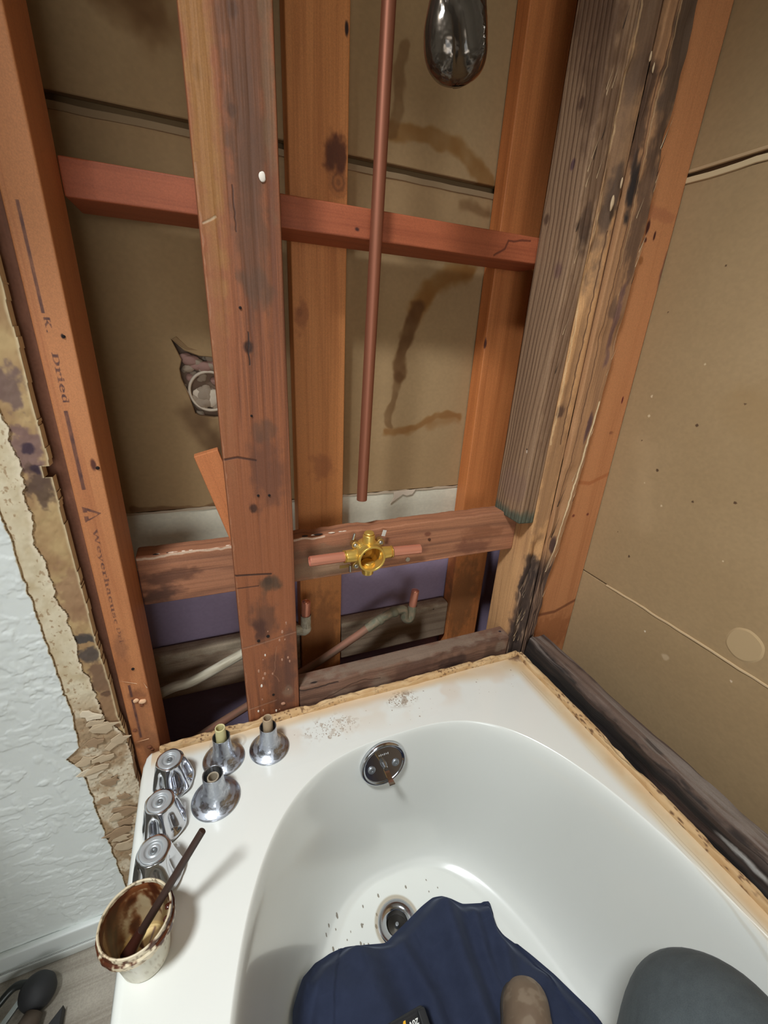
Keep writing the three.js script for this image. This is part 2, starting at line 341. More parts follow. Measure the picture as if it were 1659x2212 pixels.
    mesh('torn_paper_flap', new THREE.ExtrudeGeometry(f, { depth: 0.001, bevelEnabled: true, bevelSize: 0.0006, bevelThickness: 0.0006, bevelSegments: 1 }).translate(0, 0, ZB + 0.001), std([222, 204, 182], 0.95), w);
  }
  // closed cavity behind the sheets
  mesh('cavity_backing', new THREE.BoxGeometry(1.25, 2.46, 0.02).translate(0.4, 1.2, ZB - 0.09), std([60, 50, 42], 0.95), w);
  mesh('cavity_side', new THREE.BoxGeometry(0.02, 2.46, 0.24).translate(-0.13, 1.2, -0.19), std([80, 62, 46], 0.95), w);
}
// ---- right wall: paper side of drywall in three courses
const XR = 0.93;
{
  const w = struct('wall_right', 'brown paper back of the drywall on the right-hand wall');
  const mk = (y0, y1, seed, strokes, o) => { const m = paperMat(-0.15, 1.0, y0, y1, seed, strokes, { base: [172, 144, 106], base2: [154, 126, 88], ...o }); return m; };
  const sheet = (y0, y1, m, zoff = 0) => {
    const g = boardGeo([XR + zoff, XR + zoff + 0.0125], [y0, y1], [-0.16, 2.26], 'y', { r: 0.0012, nl: 2, nc: 2 });
    const b = m.userData.box, p = g.attributes.position, uv = g.attributes.uv;
    for (let i = 0; i < p.count; i++) uv.setXY(i, (p.getZ(i) - b.u0) / (b.u1 - b.u0), (p.getY(i) - b.v0) / (b.v1 - b.v0));
    return mesh('drywall_sheet', g, m, w);
  };
  sheet(1.355, 2.4, mk(1.35, 2.0, 21, [], {}));
  const r = rng(5), sp = []; for (let i = 0; i < 26; i++) sp.push([r() * 0.5, 0.62 + r() * 0.6, 0.0012 + r() * 0.0014, r() < 0.5 ? [90, 66, 44] : [210, 186, 150]]);
  sheet(0.5915, 1.338, mk(0.58, 1.345, 22, [[[[0.2, 1.0], [0.35, 0.9]], 0.05, [160, 128, 86], 0.4, 0.1], [[[0.05, 0.9], [0.1, 0.75]], 0.03, [186, 156, 116], 0.4, 0.1]], { specks: sp }));
  sheet(FLOOR, 0.5885, mk(-0.02, 0.595, 23, [[[[0.22, 0.52]], 0.008, [216, 192, 160], 0.7]], { specks: [[0.17, 0.545, 0.002, [230, 214, 190]], [0.33, 0.56, 0.002, [214, 190, 160]]] }));
  mesh('seam_backing', new THREE.BoxGeometry(0.006, 2.44, 2.42).translate(XR + 0.0175, 1.19, 1.05), std([150, 112, 80], 0.95), w);
  mesh('seam_lip', boardGeo([XR - 0.003, XR + 0.004], [1.338, 1.347], [-0.15, 1.2], 'z', { r: 0.0016, nl: 60, nc: 1, warp: (x, y, z) => [x, y + 0.004 * (fbm(z * 30, 3, 6, 3) - 0.5), z] }), std([212, 188, 148], 0.9), w);
  mesh('seam_lip', boardGeo([XR - 0.0022, XR + 0.004], [1.3525, 1.3575], [-0.15, 1.2], 'z', { r: 0.0014, nl: 60, nc: 1 }), std([190, 160, 122], 0.9), w);
  mesh('seam_ridge', boardGeo([XR - 0.0018, XR + 0.003], [0.5885, 0.5925], [0.06, 1.2], 'z', { r: 0.001, nl: 200, nc: 1, warp: (x, y, z) => [x - 0.0012 * vn(z * 60, 1, 3), y + 0.0035 * (fbm(z * 22, 3, 6, 3) - 0.5), z] }), std([206, 178, 138], 0.95), w);
  // plaster-filled dimple
  const d = new THREE.CylinderGeometry(0.026, 0.03, 0.0016, 36); d.rotateZ(Math.PI / 2); mesh('filler_patch', warpGeo(d, (x, y, z) => { const k = 1 + 0.25 * (fbm(y * 40 + 5, z * 40 + 5, 3, 2) - 0.5); return [x, y * k, z * k]; }).translate(XR - 0.0006, 0.632, 0.325), std([186, 158, 118], 0.95), w);
  mesh('wall_outer', new THREE.BoxGeometry(0.03, 2.44, 2.46).translate(XR + 0.05, 1.19, 1.03), std([120, 110, 100], 0.9), w);
}
// ---- left wall: painted drywall with a torn, stained edge
{
  const w = struct('wall_left', 'white textured wall with a torn stained drywall edge beside the tub');
  const Z0 = 0.013, X0 = -0.46, Y0 = FLOOR, Y1 = 1.3;
  const edgeX = [[1.11, -0.0385], [0.954, -0.0385], [0.81, -0.0375], [0.645, -0.036], [0.5, -0.032], [0.432, -0.028], [0.2, -0.03]];
  const brownX = [[1.2, -0.084], [0.974, -0.071], [0.954, -0.066], [0.81, -0.072], [0.65, -0.061], [0.56, -0.056], [0.5, -0.05], [0.46, -0.03], [0.2, -0.02]];
  const whiteX = [[1.25, -0.13], [1.0, -0.105], [0.815, -0.095], [0.66, -0.092], [0.53, -0.087], [0.46, -0.091], [0.442, -0.112], [0.432, -0.106], [0.415, -0.098], [0.3, -0.094], [0.134, -0.088], [-0.02, -0.08]];
  const jit = (y, s, a, f = 60) => a * (fbm(y * f, s * 3.1, s, 4) - 0.5) * 2;
  const bE = y => pl(edgeX, y) + jit(y, 3, 0.0022, 40) - (y > 0.895 && y < 0.91 ? 0.008 : 0), bB = y => pl(brownX, y) + jit(y, 4, 0.006, 70), bW = y => pl(whiteX, y) + jit(y, 5, 0.0035, 90);
  const texH = (x, y) => { // knock-down texture of the paint
    const a = fbm(x * 34 + 9, y * 62 + 3, 41, 4), b = fbm(x * 120, y * 150, 43, 3);
    return 0.0008 * sst(0.5, 0.57, a) * (0.6 + 0.8 * b) + 0.0009 * Math.pow(clamp((fbm(x * 70 + 2, y * 44, 47, 3) - 0.62) * 6), 1) + 0.0003 * b;
  };
  const layer = (x, y) => x < bW(y) ? 2 : x < bB(y) ? 1 : 0;
  const hAt = (x, y, L) => {
    if (L === 2) return 0.0042 + texH(x, y);
    if (L === 1) { const m = sst(0.6, 0.5, y); return 0.0026 + lerp(0.0012, 0.0042, m) * (fbm(x * 75, y * 60, 51, 4) - 0.45) + lerp(0.0005, 0.0011, m) * (fbm(x * 300, y * 260, 52, 2) - 0.5); }
    return 0.0006 + 0.0018 * (fbm(x * 130, y * 90, 55, 3) - 0.5);
  };
  const nx = 300, ny = 760, cols = [];
  const built = [0, 1, 2].map(() => ({ pos: [], uv: [], idx: [] }));
  // columns are denser towards the torn edge
  for (let i = 0; i <= nx; i++) { const t = i / nx; cols.push(lerp(X0, -0.026, t < 0.35 ? t / 0.35 * 0.55 : 0.55 + (t - 0.35) / 0.65 * 0.45)); }
  const U = x => (x - X0) / (0.44), V = y => (y - Y0) / (Y1 - Y0);
  for (let j = 0; j < ny; j++) {
    const ya = lerp(Y0, Y1, j / ny), yb = lerp(Y0, Y1, (j + 1) / ny), ym = (ya + yb) / 2;
    for (let i = 0; i < nx; i++) {
      const xa = cols[i], xb = cols[i + 1], xm = (xa + xb) / 2;
      if (xm > bE(ym)) continue;
      const L = layer(xm, ym), B = built[L], k = B.pos.length / 3;
      for (const [x, y] of [[xa, ya], [xb, ya], [xb, yb], [xa, yb]]) { B.pos.push(x, y, Z0 + hAt(x, y, L)); B.uv.push(U(x), V(y)); }
      B.idx.push(k, k + 1, k + 2, k, k + 2, k + 3);
      const rr = xb > bE(ym) - 0 || i === nx - 1 ? null : layer((xb + cols[Math.min(nx, i + 2)]) / 2, ym);
      if (rr === null || rr !== L || (cols[i + 1] + cols[Math.min(nx, i + 2)]) / 2 > bE(ym)) {   // step down to the layer below, or the sawn edge of the board
        const last = rr === null || (cols[i + 1] + cols[Math.min(nx, i + 2)]) / 2 > bE(ym), q = B.pos.length / 3;
        const zl = last ? Z0 - 0.0125 : Z0 - 0.001;
        B.pos.push(xb, ya, Z0 + hAt(xb, ya, L), xb, ya, zl, xb, yb, zl, xb, yb, Z0 + hAt(xb, yb, L));
        for (const y of [ya, ya, yb, yb]) B.uv.push(U(xb), V(y));
        B.idx.push(q, q + 1, q + 2, q, q + 2, q + 3);
      }
    }
  }
  const tex = dataTex(700, 2000, (s, t) => {
    const x = X0 + s * 0.44, y = Y0 + t * (Y1 - Y0), L = layer(x, y);
    if (L === 2) { const n = fbm(x * 16, y * 16, 61, 3); let c = mix3([232, 236, 232], [222, 226, 221], n); const d = bW(y) - x; return mix3([190, 162, 120], c, sst(-0.0005, 0.002, d)); }
    if (L === 1) {
      const n = fbm(x * 55, y * 40, 63, 4), f = fbm(x * 260, y * 200, 65, 3);
      let c = mix3([222, 208, 178], [198, 178, 142], clamp((n - 0.36) * 2.4));
      if (y < 0.56) c = mix3(c, mix3([166, 138, 106], [216, 200, 174], sst(0.42, 0.62, fbm(x * 38, y * 34, 69, 4))), sst(0.58, 0.5, y) * 0.85);
      c = mix3(c, [140, 104, 70], 0.5 * sst(0.66, 0.76, f)); const d = x - bW(y); c = mix3([150, 116, 76], c, sst(0.0002, 0.0014, d)); const e = bB(y) - x; return mix3(c, [238, 222, 196], 0.6 * (1 - sst(0.001, 0.006, e)));
    }
    let c = mix3([186, 156, 110], [158, 122, 84], clamp((fbm(x * 60, y * 40, 71, 3) - 0.3) * 1.8));
    const mold = (cx, cy, rx, ry, col, al) => { const e = Math.hypot((x - cx) / rx, (y - cy) / ry) + 1.1 * (fbm(x * 130, y * 110, 75, 3) - 0.5); c = mix3(c, col, al * (1 - sst(0.55, 1.05, e))); };
    mold(-0.056, 1.0, 0.016, 0.028, [110, 86, 82], 0.8); mold(-0.055, 0.925, 0.02, 0.045, [120, 90, 88], 0.8); mold(-0.05, 0.885, 0.02, 0.03, [88, 66, 52], 0.85); mold(-0.055, 0.93, 0.008, 0.008, [62, 44, 56], 0.9); mold(-0.05, 0.905, 0.008, 0.008, [58, 40, 52], 0.9);
    mold(-0.05, 0.655, 0.022, 0.01, [66, 60, 58], 0.9); mold(-0.045, 0.625, 0.02, 0.016, [76, 66, 62], 0.85); mold(-0.045, 0.72, 0.03, 0.06, [150, 112, 84], 0.6); mold(-0.042, 0.58, 0.02, 0.04, [116, 86, 66], 0.8); mold(-0.04, 0.55, 0.01, 0.006, [40, 26, 20], 0.9); mold(-0.038, 0.52, 0.03, 0.05, [140, 104, 76], 0.7);
    const e = bE(y) - x; c = mix3([206, 184, 146], c, sst(0.0005, 0.004, e)); return c;
  });
  const mat = new THREE.MeshStandardMaterial({ map: tex, roughness: 0.8 });
  ['exposed_drywall', 'torn_plaster', 'painted_wall'].forEach((n, L) => {
    const B = built[L], g = new THREE.BufferGeometry();
    g.setAttribute('position', new THREE.Float32BufferAttribute(B.pos, 3)); g.setAttribute('uv', new THREE.Float32BufferAttribute(B.uv, 2)); g.setIndex(B.idx);
    smoothByPosition(g);
    const m = mesh(n, g, L === 2 ? new THREE.MeshStandardMaterial({ map: tex, roughness: 0.62 }) : mat, w);
    if (L === 0) m.userData.label = 'brown exposed drywall paper with dark mould spots'; if (L === 1) m.userData.label = 'crumbling beige plaster strip';
  });
  const wm = std([226, 230, 226], 0.7);
  mesh('wall_section', new THREE.BoxGeometry(0.98, 2.42, 0.0165).translate(-0.945, 1.19, Z0 - 0.0045), wm, w);
  mesh('wall_section', new THREE.BoxGeometry(0.425, 1.1, 0.0165).translate(-0.2455, 1.85, Z0 - 0.0045), wm, w);
  mesh('wall_core', new THREE.BoxGeometry(0.4, 2.42, 0.011).translate(-0.262, 1.19, Z0 - 0.0075), std([170, 150, 120], 0.95), w);
  mesh('wall_outer', new THREE.BoxGeometry(1.34, 2.44, 0.06).translate(-0.76, 1.19, -0.05), std([90, 80, 70], 0.9), w);
  // curled flakes and crumbs of plaster on the torn strip
  const r = rng(77), flakeM = [std([220, 204, 178], 0.9), std([198, 176, 146], 0.9), std([164, 136, 106], 0.9)];
  for (let i = 0; i < 26; i++) {
    const y = 0.12 + 0.4 * r(), a = bW(y) + 0.008, b = bE(y) - 0.01, x = lerp(a, b, r());
    const q = 0.006 + 0.011 * r(), sh = new THREE.Shape(), ph = r() * 6.28;
    for (let k = 0; k < 11; k++) { const th = ph + k / 11 * 6.283, rr = q * (0.45 + 0.75 * r()); const X = Math.cos(th) * rr * 1.25, Y = Math.sin(th) * rr * 0.8; k ? sh.lineTo(X, Y) : sh.moveTo(X, Y); }
    sh.closePath();
    const g = new THREE.ExtrudeGeometry(sh, { depth: 0.0009, bevelEnabled: true, bevelSize: 0.0005, bevelThickness: 0.0004, bevelSegments: 1, curveSegments: 2 });
    warpGeo(g, (X, Y, Z) => [X, Y, Z + 4 * X * X]); g.rotateX((r() - 0.5) * 0.16); g.rotateY((r() - 0.5) * 0.16); g.rotateZ((r() - 0.5) * 1.2);
    mesh('plaster_flake', g.translate(x, y, Z0 + 0.0042), flakeM[Math.floor(r() * 3)], w);
  }
  const bb = struct('baseboard_left', 'white baseboard along the left wall');
  mesh('baseboard_strip', boardGeo([-1.4, -0.082], [FLOOR, 0.036], [Z0 + 0.0045, Z0 + 0.0165], 'x', { r: 0.004, nl: 12, nc: 2 }), std([226, 230, 226], 0.4), bb);
  mesh('baseboard_strip', boardGeo([-1.4, -0.082], [FLOOR, 0.0], [Z0 + 0.0167, Z0 + 0.0245], 'x', { r: 0.005, nl: 12, nc: 2 }), std([206, 208, 202], 0.45), bb);
}

// ================================================================ THE FRAMING
function board(name, label, category, X, Y, Z, axis, mat, o = {}) {
  const t = thing(name, label, category, [0, 0, 0], o.group);
  const c = o.c ?? [(X[0] + X[1]) / 2, axis === 'y' ? Y[0] : (Y[0] + Y[1]) / 2, (Z[0] + Z[1]) / 2];
  t.position.set(...c);
  const g = boardGeo(X, Y, Z, axis, { ...o, uvBox: mat.userData.box }).translate(-c[0], -c[1], -c[2]);
  mesh(o.part ?? 'timber', g, mat, t);
  t._c = c;
  return t;
}
function local(t, g) { return g.translate(-t._c[0], -t._c[1], -t._c[2]); }
const TOP = 2.395;
const ORANGE = [206, 138, 88], ORANGE_D = [168, 100, 58], DIRT = [150, 108, 80], DIRT_D = [96, 62, 44];
const nailM = std([150, 140, 128], 0.5, 0.8), rustM = std([92, 56, 36], 0.8, 0.3), boreM = std([26, 14, 10], 0.95);
function nail(t, x, y, z, r = 0.0035, m = nailM) { const g = lathe([[0, 0.0012], [r * 0.8, 0.0011], [r, 0.0006], [r, -0.001], [0, -0.001]], 16); g.rotateX(Math.PI / 2); mesh('nail_head', local(t, g.translate(x, y, z)), m, t); }
function splinter(t, x, y, z, L, wd, ang, m, lift = 0.004) { // a torn fibre standing off a face that looks to +z
  const g = new THREE.ConeGeometry(wd, L, 5); g.scale(1, 1, 0.5); g.rotateX(0.18); g.rotateZ(ang); mesh('splinter', local(t, g.translate(x, y, z + lift)), m, t);
}
// ---- left stud with the grade stamp
{
  const X = [-0.0258, 0.0122], dark = [92, 56, 52];
  const stampW = 620, cv = document.createElement('canvas'); cv.width = 760; cv.height = 64;
  const cx = cv.getContext('2d'); cx.fillStyle = '#fff'; cx.fillRect(0, 0, 760, 64); cx.fillStyle = '#000'; cx.font = 'bold 44px serif'; cx.textBaseline = 'alphabetic';
  cx.save(); cx.fillText('Weyerhaeuser', 6, 46); cx.restore();
  cx.font = 'bold 46px serif'; cx.fillText('Dried', 420, 46); cx.fillText('K.', 600, 46);
  const im = cx.getImageData(0, 0, 760, 64).data;
  // text runs downwards on the board, its letters turned a quarter; a = distance down, b = across from the left
  const glyph = (px0, px1, a, L, b, Hh) => { if (a < 0 || a > L || b < 0 || b > Hh) return 0; const px = Math.floor(lerp(px0, px1, a / L)), py = Math.floor(63 * (1 - b / Hh)); return 1 - im[(clamp(py, 0, 63) * 760 + clamp(px, 0, 759)) * 4] / 255; };
  const mat = wood({ u0: -0.095, u1: 0.135, v0: 0.33, v1: 1.45, seed: 31, tint: 0.72, ppm: 1700, vppm: 1500, base: [222, 146, 92], dark: [186, 110, 66], ring: 0.22, freq: 24, wob: 0.12, bump: 0.0006, rough: 0.62, big: 0.4, relief: 0.1,
    blots: [[0.03, 0.905, 0.004, 0.01, [90, 40, 26], 0.9], [0.02, 0.52, 0.012, 0.016, [128, 72, 44], 0.5], [0.01, 0.58, 0.02, 0.03, [176, 108, 66], 0.5], [0.02, 0.46, 0.02, 0.08, [150, 96, 62], 0.35], [0.03, 0.4, 0.03, 0.06, [140, 90, 58], 0.5], [0.027, 1.055, 0.002, 0.003, [40, 18, 12], 1], [0.015, 0.62, 0.012, 0.03, [150, 96, 66], 0.5]],
    paint: (u, v, c, hg) => {
      if (u < 0 || u > 0.038) return null;
      let a = 0; const worn = 0.35 + 0.75 * fbm(u * 300, v * 110, 991, 3);
      const d = u - 0.0128;                                        // stamp line
      const bar = (y0, y1, wd = 0.0016) => { if (v < y1 && v > y0) a = Math.max(a, (1 - sst(wd, wd * 1.5, Math.abs(d)))); };
      bar(1.078, 1.182, 0.0012); bar(0.872, 0.972); bar(0.52, 0.545, 0.0014); bar(0.43, 0.515, 0.0014);
      a = Math.max(a, glyph(606, 660, 1.074 - v, 0.022, u - 0.009, 0.011));
      a = Math.max(a, glyph(420, 545, 1.038 - v, 0.056, u - 0.009, 0.0115));
      // triangular mark
      const ty = 0.838, tu = u - 0.006, tv = v - ty; if (tu > 0 && tu < 0.021 && Math.abs(tv) < 0.0115 * (1 - tu / 0.021)) { const cut = (tu > 0.005 && Math.abs(tv + 0.001) < 0.0058 * (1 - (tu - 0.005) / 0.012) && tu < 0.016) || (tu < 0.0065 && Math.abs(tv) < 0.0028); if (!cut) a = Math.max(a, 1); }
      a = Math.max(a, 0.85 * glyph(4, 300, 0.818 - v, 0.155, u - 0.0095, 0.0105));
      a = Math.max(a, 0.6 * glyph(424, 500, 0.655 - v, 0.03, u - 0.011, 0.009));
      if (a <= 0) return null;
      return [mix3(c, dark, clamp(a * worn)), hg];
    } });
  const t = board('wall_stud', 'orange wall stud with stamped grade lettering at the left of the open wall', 'stud', X, [FLOOR, TOP], [-0.09, 0], 'y', mat, { r: 0.003, nl: 30, warp: (x, y, z) => [x + (x > 0.005 ? -0.0016 * sst(-0.02, 0, z) * sst(0.5, 1, y) : 0), y, z] });
  const pale = std([232, 186, 146], 0.85), brk = std([120, 70, 44], 0.9);
  for (const [x, y, r, m] of [[-0.008, 0.512, 0.0045, pale], [0.0005, 0.507, 0.0055, pale], [-0.002, 0.5, 0.003, brk], [-0.019, 0.45, 0.0035, brk], [-0.004, 0.405, 0.004, brk], [-0.001, 0.398, 0.003, brk]]) mesh('torn_fibre', local(t, lump(r, Math.round(y * 1000), 0.5, 2).scale(1, 0.8, 0.5).translate(x, y, 0.001)), m, t);
  nail(t, -0.003, 0.575, 0.0004, 0.0022, boreM); nail(t, 0.0015, 1.055, 0.0003, 0.0017, boreM); nail(t, 0.007, 0.9, 0.0003, 0.0022, boreM);
  for (const [x, y, L, a] of [[-0.012, 0.552, 0.03, 0.9], [0.009, 0.54, 0.016, 0.2], [-0.012, 0.425, 0.02, 1.4]]) splinter(t, x, y, 0, L, 0.0009, a, pale, 0.002);
}
// ---- brown stud doubled behind it
board('wall_stud', 'dark brown rough stud squeezed between the torn wall edge and the stamped stud', 'stud', [-0.07, -0.0272], [FLOOR, TOP], [-0.1, -0.011], 'y',
  wood({ u0: -0.1, u1: 0.15, v0: 0.3, v1: 1.35, seed: 37, ppm: 600, vppm: 500, base: [150, 100, 76], dark: [104, 66, 48], ring: 0.4, bump: 0.001 }), { r: 0.002 });
// ---- face-on centre board
{
  const X = [0.1565, 0.2505];
  const mat = wood({ u0: -0.04, u1: 0.135, v0: 0.36, v1: 1.62, seed: 41, tint: 0.6, ppm: 2000, vppm: 1400, base: [186, 112, 70], dark: [118, 68, 44], ring: 0.22, freq: 60, wob: 0.045, bump: 0.0016, rough: 0.68, big: 0.9,
    knots: [[0.045, 1.052, 0.0065, 0.8], [0.036, 0.825, 0.006, 0.75], [0.045, 1.293, 0.005, 0.6], [0.05, 0.695, 0.007, 0.55], [0.052, 1.375, 0.006, 0.5], [0.013, 1.318, 0.006, 0.35]],
    blots: [[0.06, 1.35, 0.03, 0.18, [116, 78, 52], 0.6], [0.058, 1.2, 0.026, 0.14, [118, 80, 56], 0.55], [0.06, 1.12, 0.022, 0.03, [112, 82, 62], 0.5], [0.015, 1.3, 0.017, 0.25, [196, 140, 72], 0.75], [0.01, 1.05, 0.012, 0.2, [186, 120, 76], 0.6], [0.06, 0.88, 0.03, 0.07, [122, 76, 56], 0.6], [0.05, 0.69, 0.022, 0.02, [92, 72, 54], 0.75], [0.04, 0.62, 0.028, 0.05, [112, 74, 54], 0.6], [0.032, 0.605, 0.014, 0.03, [90, 52, 40], 0.7], [0.06, 0.48, 0.03, 0.08, [112, 70, 52], 0.6], [0.08, 0.5, 0.012, 0.12, [106, 66, 52], 0.5], [0.075, 0.45, 0.012, 0.016, [166, 136, 112], 0.6], [0.06, 0.42, 0.03, 0.02, [116, 70, 52], 0.5], [0.06, 0.94, 0.02, 0.02, [116, 82, 62], 0.5], [0.085, 1.34, 0.008, 0.16, [152, 116, 82], 0.6]],
    cuts: [[[[0.0, 0.902], [0.02, 0.905], [0.045, 0.899]], 0.0022, [84, 46, 30], 0.8], [[[0.0, 0.714], [0.03, 0.711], [0.055, 0.708]], 0.0022, [70, 40, 26], 0.85], [[[0, 0.69], [0.035, 0.689]], 0.0014, [80, 46, 30], 0.7], [[[0.04, 1.225], [0.041, 1.18]], 0.0012, [78, 44, 28], 0.7], [[[0.045, 1.07], [0.044, 1.03]], 0.0012, [50, 28, 18], 0.8], [[[0, 0.57], [0.03, 0.573], [0.07, 0.58], [0.094, 0.583]], 0.002, [190, 140, 112], 0.6], [[[0, 0.43], [0.05, 0.437]], 0.0016, [206, 160, 134], 0.6], [[[0.001, 1.24], [0.0012, 0.38]], 0.0016, [208, 150, 116], 0.55], [[[0.004, 1.184], [0.018, 1.192]], 0.0018, [236, 210, 176], 0.7], [[[0.058, 0.56], [0.05, 0.5], [0.058, 0.48]], 0.0016, [196, 136, 102], 0.5]] });
  const t = board('face_board', 'wide dirty brown upright board with knots in the middle of the open wall', 'board', X, [FLOOR, TOP], [-0.038, 0], 'y', mat, { r: 0.0028, nl: 40, warp: (x, y, z) => [x + 0.0012 * (fbm(y * 8, 3, 4, 3) - 0.5) + (1.2 - y) * 0.004, y, z] });
  for (const [x, y, r, m] of [[0.2, 0.963, 0.0016, boreM], [0.202, 0.845, 0.0019, boreM], [0.218, 0.844, 0.0019, boreM], [0.187, 0.58, 0.0026, boreM], [0.203, 0.586, 0.0028, boreM], [0.195, 1.098, 0.0018, boreM], [0.206, 0.452, 0.0022, boreM]]) nail(t, x, y, 0.0004, r, m);
  const white = std([236, 226, 212], 0.8), pale = std([178, 132, 106], 0.8);
  const rd = rng(15);
  mesh('plaster_spot', local(t, lump(0.004, 3, 0.3, 2).scale(1, 1.3, 0.3).translate(0.2295, 1.238, 0.001)), white, t);
  for (let i = 0; i < 22; i++) { const x = 0.176 + 0.066 * rd(), y = 0.41 + 0.2 * rd(); mesh('torn_fibre', local(t, lump(0.0008 + 0.0014 * rd(), 300 + i, 0.5, 1).scale(1, 1.5 + rd(), 0.35).translate(x, y, 0.0003)), rd() < 0.85 ? pale : white, t); }
  mesh('torn_fibre', local(t, lump(0.004, 399, 0.4, 2).scale(1, 0.9, 0.5).translate(0.2225, 0.425, 0.001)), pale, t);
}
// ---- two broad studs of the rear row, standing against the next room's drywall
{
  const m1 = wood({ u0: -0.045, u1: 0.145, v0: 0.3, v1: 1.62, seed: 51, tint: 0.9, ppm: 1100, vppm: 900, base: [222, 146, 84], dark: [180, 108, 56], ring: 0.22, freq: 40, wob: 0.06, bump: 0.0006, rough: 0.62, big: 0.6, relief: 0.12,
    knots: [[0.078, 1.296, 0.016, 0.55], [0.012, 1.105, 0.006, 0.35]], knotCol: [156, 92, 48], blots: [[0.073, 1.33, 0.024, 0.03, [84, 40, 18], 0.85], [0.088, 1.478, 0.003, 0.008, [40, 20, 12], 1], [0.05, 0.83, 0.03, 0.03, [150, 86, 52], 0.4], [0.015, 1.1, 0.014, 0.03, [150, 84, 46], 0.5], [0.04, 0.4, 0.06, 0.16, [140, 92, 58], 0.5]] });
  board('rear_stud', 'broad orange rear stud with a ringed knot beside the copper riser', 'stud', [0.294, 0.388], [FLOOR, TOP], [-0.213, -0.175], 'y', m1, { r: 0.003 });
  const m2 = wood({ u0: -0.045, u1: 0.145, v0: 0.3, v1: 1.62, seed: 57, tint: 0.9, ppm: 1100, vppm: 900, base: [220, 136, 76], dark: [180, 102, 52], ring: 0.25, freq: 28, wob: 0.05, bump: 0.0006, rough: 0.62, big: 0.5, relief: 0.12,
    blots: [[0.0, 1.075, 0.004, 0.012, [70, 28, 20], 0.9], [0.03, 0.45, 0.06, 0.14, [140, 94, 58], 0.6]] });
  board('rear_stud', 'broad orange rear stud in shadow behind the grey weathered post', 'stud', [0.687, 0.781], [FLOOR, TOP], [-0.213, -0.175], 'y', m2, { r: 0.003 });
}
// ---- upper cross block, laid flat
board('cross_block', 'reddish cross block spanning the upper wall behind the copper riser', 'board', [0.0125, 0.7445], [1.2065, 1.247], [-0.174, -0.085], 'x',
  wood({ u0: -0.095, u1: 0.135, v0: 0, v1: 0.75, seed: 61, tint: 0.62, ppm: 1000, vppm: 1000, base: [214, 116, 74], dark: [172, 86, 52], ring: 0.2, freq: 30, wob: 0.08, bump: 0.0006, rough: 0.6, big: 0.5, relief: 0.1,
    blots: [[0.012, 0.375, 0.0035, 0.005, [70, 30, 24], 0.9]], cuts: [[[[0.004, 0.62], [0.016, 0.64], [0.028, 0.645], [0.034, 0.69]], 0.0022, [120, 58, 36], 0.8]] }), { r: 0.003 });
// ---- middle cross block that carries the valve (its right end stands nearer the front)
{
  const mat = wood({ u0: -0.045, u1: 0.14, v0: 0, v1: 0.76, seed: 67, ppm: 1300, vppm: 1300, base: [170, 114, 82], dark: [114, 74, 54], ring: 0.36, freq: 34, wob: 0.11, bump: 0.0012, rough: 0.7, big: 0.6, pow: 3,
    blots: [[0.03, 0.35, 0.05, 0.12, [136, 106, 80], 0.7], [0.02, 0.3, 0.02, 0.08, [158, 128, 100], 0.5], [0.05, 0.06, 0.016, 0.05, [88, 54, 38], 0.7], [0.015, 0.04, 0.02, 0.04, [74, 46, 34], 0.8], [0.03, 0.52, 0.01, 0.02, [110, 66, 46], 0.5], [0.065, 0.53, 0.006, 0.008, [112, 64, 44], 0.8], [0.05, 0.66, 0.02, 0.06, [128, 78, 52], 0.6], [0.02, 0.64, 0.02, 0.05, [108, 64, 46], 0.6]],
    cuts: [[[[0.088, 0.01], [0.091, 0.1], [0.09, 0.16]], 0.003, [226, 206, 182], 0.7], [[[0.091, 0.26], [0.092, 0.32]], 0.003, [230, 208, 184], 0.7], [[[0.003, 0.3], [0.004, 0.6]], 0.002, [216, 150, 116], 0.5]] });
  const t = board('cross_block', 'chipped middle cross block carrying the brass valve', 'board', [0.013, 0.7425], [0, 0.094], [-0.038, 0], 'x', mat, { r: 0.0035, nl: 90, nc: 3, c: [0.378, 0.69, -0.085],
    warp: (x, y, z) => { const k = (x - 0.013) / 0.73; let yy = y; if (y > 0.085) yy -= 0.004 * sst(0.4, 0.75, fbm(x * 24, 2, 8, 3)) * (1 - sst(0.5, 0.6, x)) + 0.003 * fbm(x * 90, 5, 9, 2) * (x > 0.25 ? 1 : 0.3); return [x, yy + lerp(0.633, 0.6535, k), z + lerp(-0.083, -0.0475, k)]; } });
  const loc = (g) => g.translate(-t._c[0], -t._c[1], -t._c[2]);
  const edge = std([232, 212, 190], 0.85), drk = std([40, 28, 24], 0.9), rr = rng(12);
  for (let i = 0; i < 16; i++) { const x = i < 9 ? 0.03 + 0.13 * rr() : 0.27 + 0.1 * rr(), k = (x - 0.013) / 0.73; mesh('torn_fibre', loc(lump(0.0012 + 0.0011 * rr(), 500 + i, 0.6, 2).scale(2 + 2 * rr(), 0.6, 1).translate(x, lerp(0.633, 0.6535, k) + 0.0925, lerp(-0.083, -0.0475, k) - 0.003)), i % 5 === 0 ? drk : edge, t); }
  nail(t, 0.491, 0.66, -0.0585, 0.0048, std([186, 176, 156], 0.6, 0.3));
  nail(t, 0.535, 0.7, -0.0565, 0.003, rustM);
}
